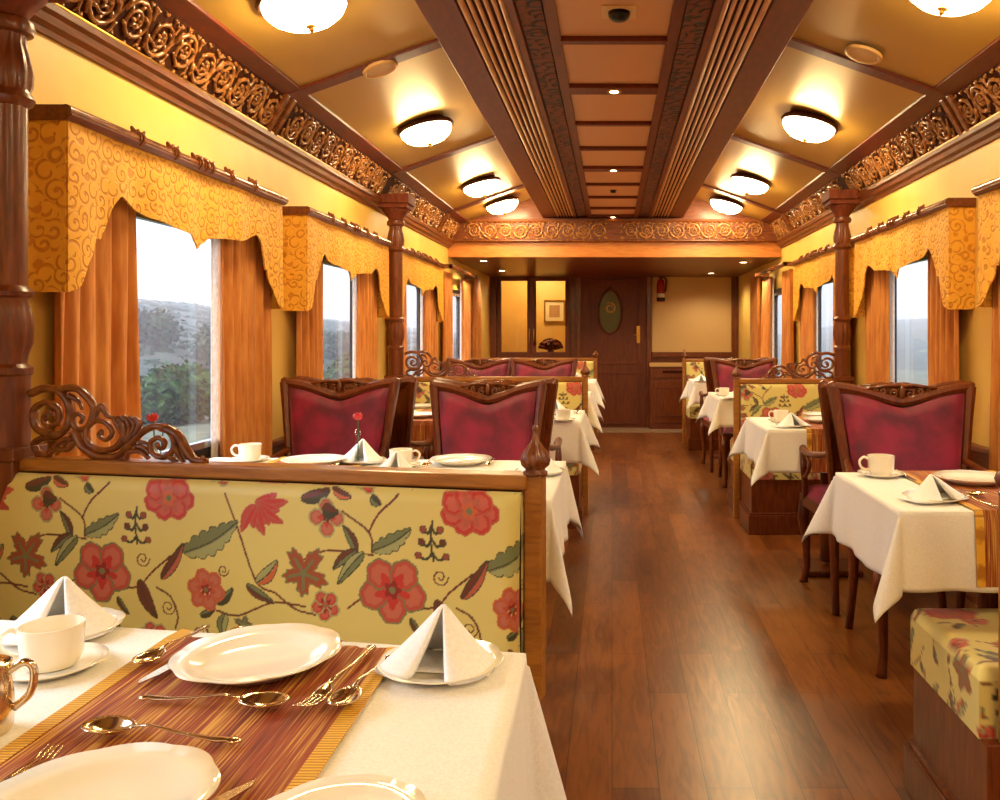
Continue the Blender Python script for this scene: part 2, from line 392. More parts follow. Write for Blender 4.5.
def copy_tree(o, loc, rz=0, label=None, group=None, scale=None):
    r = o.copy(); C.objects.link(r); r.location = loc; r.rotation_euler = (0,0,rz)
    if scale: r.scale = scale
    if label: r['label'] = label
    if group: r['group'] = group
    for ch in o.children:
        c = ch.copy(); C.objects.link(c); c.parent = r
        for g in ch.children:
            d = g.copy(); C.objects.link(d); d.parent = c
    return r
class Proto:
    """first placing moves the prototype itself, later ones copy it"""
    def __init__(s, root): s.r = root; s.used = False
    def put(s, loc, rz, label, group=None, scale=None):
        if not s.used:
            s.used = True; s.r.location = loc; s.r.rotation_euler = (0,0,rz)
            s.r['label'] = label
            if group: s.r['group'] = group
            if scale: s.r.scale = scale
            return s.r
        return copy_tree(s.r, loc, rz, label, group, scale)

# ------------------------------------------------------------------ room dimensions
XL, XR = -1.575, 1.63
Y0, YB, YE = -2.2, 8.17, 11.0
FZ = 2.10                       # underside of the carved frieze
S = 'structure'
MB().box(XL-.3, XR+.3, Y0, YE+1.6, -.05, 0).build('floor', 'floor_planks', kind=S)
MB().box(XL+.02, XR-.02, YE-.55, YE-.0, 0.0, .006).build('trim_0', 'tile_pale', kind=S)
WZ0, WZ1 = .75, 1.63
winsL = [.49, 2.28, 4.07, 5.86, 7.65]      # valance starts along the car
winsR = [-1.35, .24, 2.03, 3.82, 5.61, 7.4]
winsL = [-1.3] + winsL
def side_wall(name, side, starts):
    m = MB(); X = XL if side < 0 else XR
    xa, xb = (X-.035, X) if side < 0 else (X, X+.035)
    m.box(xa, xb, Y0, YE, 0, WZ0); m.box(xa, xb, Y0, YE, WZ1, 2.6)
    y = Y0
    for s in starts:
        a, b_ = (s+.28, s+1.19)
        m.box(xa, xb, y, a, WZ0, WZ1); y = b_
    m.box(xa, xb, y, YE, WZ0, WZ1)
    m.build(name, 'wall_silk', kind=S)
side_wall('wall_left', -1, winsL); side_wall('wall_right', 1, winsR)
MB().box(XL-.1, XR+.1, Y0-.1, Y0, 0, 2.6).build('wall_near', 'wall_silk', kind=S)
# windows
def rr(y0, y1, z0, z1, r, n=5):
    pts = []
    for cy, cz, a0 in ((y1-r, z1-r, 0), (y0+r, z1-r, 90), (y0+r, z0+r, 180), (y1-r, z0+r, 270)):
        for k in range(n+1):
            a = math.radians(a0+90*k/n); pts.append((cy+r*math.cos(a), cz+r*math.sin(a)))
    return pts
def ring(m, outer, inner, x0, x1):
    n = len(outer)
    vs = [(x0, *p) for p in outer]+[(x0, *p) for p in inner]+[(x1, *p) for p in outer]+[(x1, *p) for p in inner]
    fs = []
    for i in range(n):
        j = (i+1) % n
        fs += [(i, j, n+j, n+i), (2*n+i, 3*n+i, 3*n+j, 2*n+j), (i, 2*n+i, 2*n+j, j), (n+i, n+j, 3*n+j, 3*n+i)]
    m.add(vs, fs)
wn = 0
for side, starts in ((-1, winsL), (1, winsR)):
    X = XL if side < 0 else XR
    for s in starts:
        wn += 1; a, b_ = s+.28, s+1.19
        m = MB(); ring(m, rr(a-.02, b_+.02, WZ0-.02, WZ1+.02, .02), rr(a+.02, b_-.02, WZ0+.02, WZ1-.02, .07), X+side*.005, X-side*.022)
        o = m.build('window_%d' % wn, 'rubber', kind=S)
        m = MB(); ring(m, rr(a+.02, b_-.02, WZ0+.02, WZ1-.02, .07), rr(a+.045, b_-.045, WZ0+.045, WZ1-.045, .06), X+side*.0, X-side*.026)
        m.build('window_frame', 'aluminium', o)
        m = MB(); ring(m, rr(a-.02, b_+.02, WZ0-.02, WZ1+.02, .02), rr(a+.035, b_-.035, WZ0+.035, WZ1-.035, .06), X+side*.013, X+side*.037)
        m.build('window_reveal', 'rubber', o)
        m = MB(); p = rr(a+.045, b_-.045, WZ0+.045, WZ1-.045, .06)
        m.prism(p, X+side*.006, X+side*.012, 'x'); m.build('window_pane', 'window_glass', o)

# ------------------------------------------------------------------ ceiling
zb = 2.325
# side panels rising from the frieze to the beams
def cz(lat): return 2.285 + (1.41-lat)/(1.41-.68)*.26
m = MB()
for sg, xo in ((-1, 0), (1, .04)):
    pts = [(sg*l+xo, cz(l)) for l in (1.46, 1.2, .95, .66)]
    poly = pts + [(p[0], p[1]+.03) for p in reversed(pts)]
    m.prism(poly, Y0, YB+.02, 'y')
m.build('ceiling', 'ceiling_gold', kind=S)
MB().box(XL-.1, XR+.1, Y0, YE+1.6, 2.62, 2.66).build('ceiling_deck', 'wood_dark', kind=S)
# ribs
ribs = [-1.62, .2, 2.0, 3.8, 5.62, 7.44]
tn = 0
for y in ribs:
    for sg, xo in ((-1, 0), (1, .04)):
        tn += 1
        pts = [(sg*l+xo, cz(l)-.014) for l in (1.44, .64)]
        MB().prism([pts[0], pts[1], (pts[1][0], pts[1][1]+.03), (pts[0][0], pts[0][1]+.03)], y-.045, y+.045, 'y').build('trim_%d' % tn, 'wood_dark', kind=S, bevel=.004)
# border bands, long beams
for sg, xo in ((-1, -.0), (1, .045)):
    tn += 1
    MB().prism([(sg*1.475+xo, 2.255), (sg*1.375+xo, 2.285), (sg*1.375+xo, 2.32), (sg*1.475+xo, 2.32)], Y0, YB, 'y').build('trim_%d' % tn, 'wood_dark', kind=S, bevel=.003)
    bx = lambda l: sg*l+(.015 if sg > 0 else 0)
    tn += 1
    MB().prism([(bx(.665), 2.58), (bx(.665), zb), (bx(.53), zb), (bx(.53), zb+.05), (bx(.53), 2.58)], Y0, YB, 'y').build('trim_%d' % tn, 'wood_dark', kind=S, bevel=.003)
    tn += 1   # reeded strip
    m = MB(); m.box(min(bx(.53), bx(.36)), max(bx(.53), bx(.36)), Y0, YB, zb+.012, zb+.05)
    o = m.build('trim_%d' % tn, 'recess', kind=S)
    for k in range(6):
        xx_ = bx(.515-.028*k); r = .0085 if k not in (0, 5) else .012
        MB().tube([(xx_, Y0, zb+.012), (xx_, YB, zb+.012)], r, 8).build('reed_moulding', 'reed_wood', o, smooth=True)
    tn += 1   # inner step with dark carving
    m = MB(); m.prism([(bx(.36), 2.58), (bx(.36), zb-.004), (bx(.335), zb-.004), (bx(.33), zb+.02), (bx(.24), zb+.02), (bx(.235), zb), (bx(.195), zb), (bx(.195), 2.58)], Y0, YB, 'y')
    o = m.build('trim_%d' % tn, 'wood_dark', kind=S)
    m = MB(); m.grid(lambda u, v: (bx(.328-.086*u), Y0+(YB-Y0)*v, zb+.012), 4, 10); m.build('carved_inlay', 'dark_carving', o, solid=.012)
# centre panels
tn += 1
MB().box(-.21, .225, Y0, YB, zb+.018, zb+.06).build('trim_%d' % tn, 'ceiling_tan', kind=S)
bars = [(1.35,.045),(2.0,.1),(2.63,.04),(3.27,.045),(3.92,.11),(4.56,.04),(5.17,.045),(5.8,.11),(6.4,.045),(7.0,.045),(7.6,.045),(8.1,.1)]
for y, w in bars:
    tn += 1
    MB().box(-.2, .215, y-w/2, y+w/2, zb-.002, zb+.025).build('trim_%d' % tn, 'wood_dark', kind=S, bevel=.004)
for i, y in enumerate((3.92, 5.8, 8.1)):
    t = thing('downlight', ['round downlight in the ceiling crossbar nearest the smoke detector', 'second downlight along the central ceiling panels', 'last downlight at the far end of the central ceiling panels'][i], 'light', (.01, y, zb-.004), 0, 'downlights in the central ceiling strip')
    MB().lathe([(.02,0),(.034,-.003),(.036,.004),(.02,.004)], 20).build('rim', 'brass', t, smooth=True)
    MB().lathe([(0,-.0015),(.02,-.001),(.02,.003)], 16).build('lens', 'spot_glass', t)
t = thing('smoke_detector', 'dark round smoke detector on the central ceiling panel', 'detector', (.025, 3.0, zb+.018))
MB().box(-.062,.062,-.06,.06,-.006,0).build('mounting_plate', 'cream_grille', t, bevel=.004)
MB().lathe([(.0,-.035),(.022,-.034),(.036,-.024),(.04,-.006)], 24).build('sensor_head', 'dark_metal', t, smooth=True)
t = thing('sprinkler_head', 'small dark sprinkler fitting on a far central ceiling panel', 'sprinkler', (.01, 6.72, zb+.018))
MB().lathe([(0,-.02),(.02,-.019),(.022,-.006),(.03,0)], 16).build('fitting', 'dark_metal', t, smooth=True)

# ------------------------------------------------------------------ carved frieze
def spiral(cx, cy, r0, r1, a0, turns, n=None, cw=1):
    n = n or int(abs(turns)*14)+3
    return [(cx+(r0+(r1-r0)*k/n)*math.cos(a0+cw*2*PI*turns*k/n), cy+(r0+(r1-r0)*k/n)*math.sin(a0+cw*2*PI*turns*k/n)) for k in range(n+1)]
def cubic(pts, per=6):
    p = [Vector(q) for q in pts]; q = [2*p[0]-p[1]]+p+[2*p[-1]-p[-2]]; o = []
    for i in range(len(p)-1):
        a0, a1, a2, a3 = q[i:i+4]
        for k in range(per):
            f = k/per; o.append(.5*((2*a1)+(-a0+a2)*f+(2*a0-5*a1+4*a2-a3)*f*f+(-a0+3*a1-3*a2+a3)*f**3))
    o.append(p[-1]); return o
def frieze_unit(up, w=.15, h=.17):
    """list of (points2d, radii) of one scroll in a cell w x h"""
    s = 1 if up else -1; out = []
    c = (w/2, h/2)
    sp = spiral(c[0], c[1], h*.44, h*.12, s*PI*.95, 1.7, 22, -s)
    out.append((sp, [.0105-.005*k/len(sp) for k in range(len(sp))]))
    for q in range(6):
        an = q*PI/3+.3; r0_ = h*.36
        p0_ = (c[0]+math.cos(an)*r0_, c[1]+math.sin(an)*r0_); p1_ = (c[0]+math.cos(an+.5)*h*.24, c[1]+math.sin(an+.5)*h*.24)
        out.append(([p0_, ((p0_[0]+p1_[0])/2, (p0_[1]+p1_[1])/2), p1_], [.004,.009,.004]))
    for ex_, ey_ in ((.02,.04),(.98,.96),(.5,-.0),(.3,1.0),(.7,.99)):
        out.append(([(w*ex_-.012, h*ey_), (w*ex_, h*(ey_*.9+.05)), (w*ex_+.012, h*ey_)], [.004,.009,.004]))
    out.append((cubic([(w*-.12, h/2-s*h*.1), (w*.02, h/2+s*h*.12), (w*.12, h/2+s*h*.35)], 4), [.006]*9))
    for a in range(5):
        an = a*2*PI/5+.4; out.append(([(c[0]+math.cos(an)*h*.05, c[1]+math.sin(an)*h*.05), (c[0]+math.cos(an)*h*.16, c[1]+math.sin(an)*h*.16)], [.009,.004]))
    for x, a in ((-.02, 1), (w*.98, -1)):
        out.append((cubic([(x, h/2-s*h*.46), (x+a*w*.1, h/2-s*h*.36), (x+a*w*.17, h/2-s*h*.44)], 4), [.008,.008,.007,.007,.006,.005,.005,.004,.003]))
        out.append((cubic([(x, h/2+s*h*.2), (x+a*w*.04, h/2+s*h*.36), (x+a*w*.12, h/2+s*h*.47)], 4), [.007,.007,.006,.006,.006,.005,.005,.004,.003]))
    return out
def frieze(name, length, origin, du, dv, nrm, breaks=()):
    origin, du, dv, nrm = Vector(origin), Vector(du).normalized(), Vector(dv).normalized(), Vector(nrm).normalized()
    h = .165; w = .148; n = int(length/w); w = length/n
    m = MB()
    for k in range(n):
        if any(abs((k+.5)*w-b_) < .07 for b_ in breaks): continue
        for pts, rad in frieze_unit(k % 2 == 0, w, h):
            m.tube([origin+du*(p[0]+k*w)+dv*(p[1]+.006)+nrm*.004 for p in pts], rad[:len(pts)] if len(rad) >= len(pts) else rad+[rad[-1]]*(len(pts)-len(rad)), 5, 1.0, up=tuple(nrm))
    return m.build(name, 'carved_gold', smooth=True, kind=S, fixn=False)
for sg, X in ((-1, XL), (1, XR)):
    # leaning backing, mouldings
    xw = X; xi = X - sg*.13; a, b_ = (xw-sg*.035, 2.105), (xi, 2.27)
    dv = Vector((b_[0]-a[0], 0, b_[1]-a[1])); nr = Vector((-sg*dv.z*1.0, 0, sg*dv.x)) ; nr = Vector((-sg*abs(dv.z), 0, -abs(dv.x)))
    tn += 1
    MB().prism([a, b_, (b_[0]+sg*.02, b_[1]+.04), (xw, b_[1]+.04), (xw, a[1])], Y0, YB, 'y').build('trim_%d' % tn, 'recess', kind=S)
    tn += 1; frieze('trim_%d' % tn, YB-Y0-.05, (a[0], Y0, a[1]+.002), (0,1,0), dv, nr, breaks=[r-Y0 for r in ribs])
    for y in ribs:
        if y > 5 and y < 6: continue
        tn += 1; m = MB()
        for q in (-.035, .035):
            p = [(a[0]+nr.normalized().x*.0, a[1]), b_, (b_[0]-sg*.018, b_[1]-.012), (a[0]-sg*.018, a[1]-.012)]
            m.prism(p, y+q-.016, y+q+.016, 'y')
        m.build('trim_%d' % tn, 'carved', kind=S, bevel=.003)
    # moulding under the frieze
    tn += 1
    pr = [(xw, 2.03), (xw-sg*.012, 2.03), (xw-sg*.016, 2.045), (xw-sg*.034, 2.055), (xw-sg*.04, 2.075), (xw-sg*.055, 2.083), (xw-sg*.058, 2.1), (xw-sg*.04, 2.106), (xw, 2.106)]
    MB().prism(pr, Y0, YB, 'y').build('trim_%d' % tn, 'wood_y', kind=S, smooth='auto')
    tn += 1; MB().tube([(xw-sg*.052, Y0, 2.106), (xw-sg*.052, YB, 2.106)], .006, 8).build('trim_%d' % tn, 'brass', kind=S, smooth=True)
    tn += 1; MB().tube([(b_[0]+sg*.002, Y0, b_[1]+.003), (b_[0]+sg*.002, YB, b_[1]+.003)], .007, 8).build('trim_%d' % tn, 'carved', kind=S, smooth=True)
# end beam
zs = 1.95
tn += 1; MB().box(XL, XR, YB, YB+.12, zs, 2.10).build('trim_%d' % tn, 'wood_orange', kind=S)
tn += 1; MB().box(XL, XR, YB+.001, YB+.12, 2.10, 2.62).build('trim_%d' % tn, 'wood_x', kind=S)
tn += 1; MB().prism([(YB+.01, 2.105), (YB-.04, 2.105), (YB-.05, 2.27), (YB-.055, 2.31), (YB+.01, 2.31)], XL+.03, XR-.03, 'x').build('trim_%d' % tn, 'wood_x', kind=S)
tn += 1; frieze('trim_%d' % tn, XR-XL-.36, (XL+.18, YB-.042, 2.107), (1,0,0), (0,-.06,1), (0,-1,0), breaks=[(XR-XL-.36)/2])
tn += 1; MB().prism([(YB+.01, 2.09), (YB-.03, 2.09), (YB-.06, 2.1), (YB-.06, 2.108), (YB+.01, 2.108)], XL+.03, XR-.03, 'x').build('trim_%d' % tn, 'carved', kind=S)
tn += 1; MB().prism([(YB+.01, 2.275), (YB-.065, 2.275), (YB-.07, 2.29), (YB+.01, 2.29)], XL+.1, XR-.1, 'x').build('trim_%d' % tn, 'carved', kind=S)
# vestibule soffit
tn += 1; MB().box(XL, XR, YB+.1, YE, zs, zs+.03).build('trim_%d' % tn, 'wood_x', kind=S)
for i, (x, y) in enumerate(((-1.3, 8.6), (-1.28, 9.9), (1.35, 8.75), (1.2, 10.3))):
    t = thing('recessed_spotlight', ['round recessed spotlight nearest the left wall, under the far carved beam', 'round recessed spotlight above the left glass doors at the far end', 'round recessed spotlight near the right wall under the far beam', 'round recessed spotlight above the cream panel at the far end'][i], 'light', (x, y, zs), 0, 'spotlights in the far wooden soffit')
    MB().lathe([(.03,-.002),(.05,-.006),(.055,0)], 20).build('rim', 'brass', t, smooth=True)
    MB().lathe([(0,-.004),(.035,-.003),(.035,0)], 16).build('lens', 'spot_glass', t)

for x, y in ((-1.3, 8.6), (-1.28, 9.9), (1.35, 8.75), (1.2, 10.3), (0, 9.4)):  # last spot, mid-soffit, has no fitting: added to brighten the vestibule
    l_ = bpy.data.lights.new('spotlight', 'SPOT'); l_.energy = 26; l_.color = (1,.8,.5); l_.spot_size = 2.6; l_.spot_blend = .6; l_.shadow_soft_size = .03
    o_ = bpy.data.objects.new('spotlight', l_); C.objects.link(o_); o_.location = (x, y, zs-.012)
# ------------------------------------------------------------------ ceiling lamps and speakers
def lamp_proto():
    t = thing('ceiling_light', 'x', 'light')
    MB().lathe([(.0,.03),(.12,.03),(.13,.0),(.158,-.006),(.163,-.018),(.155,-.03),(.146,-.03),(.143,-.02),(.0,-.02)], 36).build('rim', 'bronze_rim', t, smooth='auto')
    MB().lathe([(.146,-.026),(.143,-.045),(.125,-.07),(.095,-.09),(.055,-.102),(.014,-.106),(0,-.106)], 36).build('glass_bowl', 'lamp_glass', t, smooth=True)
    MB().lathe([(0,-.104),(.016,-.106),(.018,-.112),(.008,-.116),(.011,-.124),(.006,-.13),(0,-.134)], 14).build('finial', 'brass', t, smooth=True)
    return Proto(t)
LP = lamp_proto()
slope = math.atan(.26/.73)
LG_ = 'domed ceiling lights along the car'
for sg, nm, ys in ((-1, 'left', (-.8, None, 2.99, 4.86, 6.72, 7.76)), (1, 'right', (-.9, .8, 2.83, 4.76, 6.6, 7.76))):
    for k, y in enumerate(ys):
        if y is None: continue
        x = sg*1.01+(.04 if sg > 0 else 0)+sg*(.07, .07, .08, .06, .03, .0)[k]
        lb = ['lit dome ceiling light behind the photographer, %s side', 'lit dome ceiling light above the foreground table, %s side', 'largest lit dome ceiling light, cut by the top edge, %s side', 'second lit dome ceiling light from the front, %s side',
              'third lit dome ceiling light from the front, %s side', 'farthest and smallest lit dome ceiling light, %s side'][k] % nm
        o = LP.put((x, y, cz(abs(x-(.04 if sg > 0 else 0)))-.008), 0, lb, LG_); o.rotation_euler = (0, sg*slope*.8, 0)
SPK = thing('ceiling_speaker', 'x', 'speaker')
MB().lathe([(0,-.008),(.062,-.008),(.07,-.014),(.08,-.012),(.082,0)], 32).build('bezel', 'cream_grille', SPK, smooth='auto')
MB().lathe([(0,-.011),(.06,-.010),(.06,-.006)], 24).build('grille', 'panel_cream', SPK)
SPK = Proto(SPK)
for sg, nm, yy_ in ((-1, 'left', 3.83), (1, 'right', 3.63)):
    o = SPK.put((sg*1.045+(.03 if sg > 0 else 0), yy_, cz(1.045)-.012), 0, 'round cream ceiling speaker on the %s ceiling rib' % nm, 'round ceiling speakers'); o.rotation_euler = (0, sg*slope, 0)

# ------------------------------------------------------------------ valances and curtains
kn = [(0,.49),(.03,.475),(.045,.44),(.06,.40),(.08,.375),(.09,.33),(.11,.33),(.13,.27),(.145,.225),(.17,.19),(.22,.215),(.28,.235),(.36,.24),(.42,.25),(.455,.255),(.47,.275),(.485,.28),(.5,.30)]
kn = kn + [(1-t, d) for t, d in reversed(kn[:-1])]
def drop(t):
    for (a, b_), (c, d) in zip(kn, kn[1:]):
        if a <= t <= c: return b_+(d-b_)*(t-a)/(c-a)-.03
    return kn[-1][1]-.03
def valance(side, ys, label, length=1.48):
    X = XL if side < 0 else XR; p = .11
    t = thing('valance', label, 'valance', (X, ys, 1.775), 0, 'scalloped gold valances over the windows')
    d = -side
    m = MB(); n = 120
    def fn(u, v):
        dr = drop(u); z = -dr*v
        return (d*(p+.006*math.sin(u*46)*v+.004*math.sin(u*19+1)), u*length, z)
    m.grid(fn, n, 10)
    for e in (0, 1):
        m.grid(lambda u, v: (d*(p*(1-u)+.0), e*length, -(drop(e)-.03*u*(1-u)*0)*v), 5, 8)
    m.build('brocade_pelmet', 'valance_brocade', t, smooth=False, solid=.006, fixn=False)
    m = MB()
    pr = [(0,0),(d*(p+.012),0),(d*(p+.026),.012),(d*(p+.026),.03),(d*(p+.014),.04),(0,.04)]
    m.prism(pr, -.015, length+.015, 'y')
    m.build('cornice_board', 'wood_y', t, smooth='auto')
    m = MB(); r = .016
    m.tube([(d*(p+.012), -.02, .024), (d*(p+.012), length+.02, .024)], r, 10)
    for q in (.36, .47, .5, .53, .64, .78, .22):
        for e in (-1, 0, 1):
            m.tube([(d*(p+.012), q*length+e*.012-.005, .026), (d*(p+.012), q*length+e*.012+.005, .026)], .024 if e == 0 else .02, 10)
        for e in (-.02, 0, .02): m.tube([(d*(p+.012), q*length+e, .04), (d*(p+.012), q*length+e*1.8, .056)], [.01, .004], 6)
    m.build('carved_pole', 'carved', t, smooth='auto')
    return t
def curtain(side, y0, y1, label, z0=.4, z1=1.78, sheer=0, pinch=.0, seed=0, off=.0):
    X = XL if side < 0 else XR; d = -side
    t = thing('curtain', label, 'curtain', (X+d*.055, y0, z0), 0, 'orange curtains beside the windows')
    w = y1-y0; H = z1-z0; rnd = random.Random(seed); ph = rnd.uniform(0, 6); nf = max(3, round(w/.075))
    def fn(u, v):
        a = .017*(1-.25*v)*(1+.5*math.sin(7*u+ph))
        x = a*math.sin(2*PI*nf*u+ph+.5*math.sin(3*v+ph))+.35*a*math.sin(4*PI*nf*u+ph*2+v*2)
        yy_ = u*w
        if pinch > 0: yy_ += pinch*(1-v)*u
        if pinch < 0: yy_ += pinch*(1-v)*(1-u)
        return (d*x, yy_, v*H)
    MB().grid(fn, nf*10, 16).build('drape', 'curtain_cloth', t, smooth=True, solid=.003, fixn=False)
    if sheer:
        ya = 0 if sheer > 0 else w; sg = -1 if sheer > 0 else 1
        MB().grid(lambda u, v: (-d*.02+d*.006*math.sin(u*20), ya+sg*(u-.7)*.05, v*H), 12, 6).build('sheer_lining', 'sheer', t, smooth=True, solid=.001, fixn=False)
    return t
ordL = ['', 'above the foreground table, beyond the left edge', 'nearest the carved left column', 'second from the front on the left wall', 'third on the left wall, past the far column', 'farthest on the left wall']
names = {-1: ['', '', 'first left window, beside the near column', 'second left window', 'third left window, past the far left column', 'farthest left window'],
          1: ['', '', 'nearest right window at the right edge', 'second right window, behind the front red chair', 'third right window, past the right column', 'farthest right window']}
for side, starts in ((-1, winsL), (1, winsR)):
    for k, s in enumerate(starts):
        if k < 2: continue
        nm = names[side][k]
        last = k == len(starts)-1
        if not last:
            valance(side, s, 'scalloped gold brocade valance over the %s' % nm)
        else:
            X = XL if side < 0 else XR; t = thing('curtain_rail', 'bare carved wooden curtain rail over the farthest %s window' % ('left' if side < 0 else 'right'), 'curtain rail', (X, s, 1.8))
            MB().tube([(-side*.12,0,.02), (-side*.12,1.45,.02)], .018, 10).build('pole', 'carved', t, smooth=True)
            MB().box(-.0 if side < 0 else -.14, .14 if side < 0 else 0, .0, .03, 0, .04).box(0 if side < 0 else -.14, .14 if side < 0 else 0, 1.42, 1.45, 0, .04).build('bracket', 'carved', t)
        curtain(side, s+.04, s+.41, 'orange curtain on the near side of the %s' % nm, seed=k*7+side, pinch=.03, sheer=0)
        curtain(side, s+1.0, s+1.46, 'orange curtain on the far side of the %s' % nm, seed=k*5+side+40, pinch=-.0, sheer=1)
# wall pilaster strips between windows low wood sill
for sg, X in ((-1, XL), (1, XR)):
    tn += 1; MB().box(min(X, X-sg*.012), max(X, X-sg*.012), Y0, YE, 0, .70).build('trim_%d' % tn, 'wood_y', kind=S)
    tn += 1; MB().box(min(X, X-sg*.04), max(X, X-sg*.04), Y0, YE, .69, .715).build('trim_%d' % tn, 'wood_y', kind=S, bevel=.004)

# ------------------------------------------------------------------ columns
def column(label, x, y):
    t = thing('wooden_column', label, 'column', (x, y, 0), 0, 'turned wooden columns at the bench ends')
    MB().box(-.055,.055,-.055,.055,0,.9).box(-.062,.062,-.062,.062,.9,.93).build('plinth', 'wood_z', t, bevel=.004)
    r = .044
    pr = [(.05,.93),(.05,1.1),(.055,1.105),(.055,1.12),(.044,1.13),(.048,1.15),(.058,1.18),(.06,1.22),(.054,1.26),(.045,1.285),(.046,1.29),(.056,1.295),(.058,1.305),(.05,1.315),(r,1.32),(r,1.755),(.056,1.765),(.06,1.775),(.056,1.785),(.05,1.795)]
    pr += [(.058,1.81),(.06,1.84),(.052,1.88),(.044,1.91),(.042,1.93),(.056,1.935),(.06,1.95),(.056,1.965),(.046,1.97)]
    fl = MB(); n = 84; vs = []
    for (rr_, z) in pr:
        for i in range(n):
            a = 2*PI*i/n; q = rr_
            if 1.14 < z < 1.28 or 1.8 < z < 1.92: q *= 1-.10*abs(math.cos(a*6))**.8*1.3
            vs.append((q*math.cos(a), q*math.sin(a), z))
    fs = [(k*n+i, k*n+(i+1) % n, (k+1)*n+(i+1) % n, (k+1)*n+i) for k in range(len(pr)-1) for i in range(n)]
    fl.add(vs, fs); fl.build('shaft', 'wood_z', t, smooth='auto')
    m = MB(); m.lathe([(.046,1.97),(.05,1.985),(.068,2.01),(.085,2.03),(.088,2.045)], 32)
    m.box(-.095,.095,-.095,.095,2.045,2.075); m.box(-.11,.11,-.11,.11,2.075,2.135); m.build('capital', 'wood_matte', t, smooth='auto', bevel=.003)
    return t
column('thick turned wooden column at the left edge of the photo', -1.475, 2.07)
column('turned wooden column between the second and third left windows', -1.455, 5.72)
column('turned wooden column against the right windows, beside the floral bench', 1.505, 5.56)

# ------------------------------------------------------------------ benches
def carved_scroll(m, sx, y, k=.000541, fat=1.3):
    """open scrollwork crest drawn from the photo, lying in the plane y"""
    def q(p): return (sx*(p[0]-112)*k*1.13, y, (412-p[1])*k)
    def T(pts, r0, r1=None, per=6):
        c = cubic(pts, per); n = len(c); r1 = r0 if r1 is None else r1
        m.tube([q(p) for p in c], [(r0+(r1-r0)*i/n)*k*fat for i in range(n)], 8, 1.25, up=(0,1,0))
    T([(125,122),(190,98),(262,112),(306,180),(300,260),(245,312),(175,322),(140,350),(160,390)], 15, 10)
    T([(262,300),(215,305),(150,270),(140,200),(190,160),(250,185),(258,240),(215,268),(185,240),(200,205),(225,215)], 14, 7)
    T([(250,105),(330,95),(385,130),(418,185),(395,260),(345,278),(318,240),(340,208),(368,225),(358,250)], 14, 6)
    T([(300,130),(345,150),(365,190)], 12, 4)
    T([(160,392),(205,398),(240,370),(300,368),(332,330)], 13, 8)
    T([(232,365),(270,330),(320,318)], 11, 7); T([(280,350),(300,330),(290,310)], 8, 5)
    T([(330,285),(368,352),(445,396),(530,388),(585,335),(640,280),(705,256),(765,285),(778,345),(735,388),(685,372),(672,330),(705,305),(735,322),(728,350),(708,348)], 15, 7)
    T([(345,330),(400,388),(480,408),(560,398)], 10, 8)
    T([(545,235),(556,300),(520,352),(450,366),(392,335),(388,272),(432,238),(482,252),(502,292),(472,322),(440,300),(455,278)], 13, 6)
    T([(420,240),(430,200),(455,170),(480,215),(520,225)], 11, 6); T([(455,170),(445,200)], 9, 5)
    for a in range(5): 
        x = 505+a*24; T([(570,330),(x+25,262-a*3),(x,212-abs(a-2)*-5)], 9, 7)
    T([(600,300),(620,255),(605,228)], 11, 5)
    T([(560,405),(578,372),(630,368),(664,395)], 11, 7); T([(610,345),(645,350),(668,375)], 9, 6); T([(625,325),(655,330),(672,345)], 8, 5)
    T([(740,262),(790,288),(825,345),(862,392),(905,400),(912,388)], 16, 11)
    T([(782,330),(796,372),(822,410)], 11, 6); T([(752,385),(780,400),(800,414)], 10, 5); T([(850,414),(900,420),(930,416)], 11, 9)
    for c in ((462,288),(205,232),(712,335),(910,386),(935,414),(318,318)): 
        m.lathe([(0,-1)]+[(14*k*math.sin(a), -14*k*math.cos(a)) for a in np.linspace(.3, 2.8, 6)]+[(0,1)] if 0 else [(1e-6,-13*k),(9*k,-9*k),(13*k,0),(9*k,9*k),(1e-6,13*k)], 10, 0, 0) if 0 else m.tube([(q(c)[0], y-10*k*1.3, q(c)[2]), (q(c)[0], y-18*k, q(c)[2])], [15*k, 8*k], 10)
FIN = [(.0,.102),(.006,.1),(.007,.092),(.004,.088),(.006,.083),(.009,.07),(.017,.058),(.029,.042),(.034,.03),(.031,.018),(.022,.01),(.021,.006),(.026,.003),(.026,-.004),(.02,-.006)]
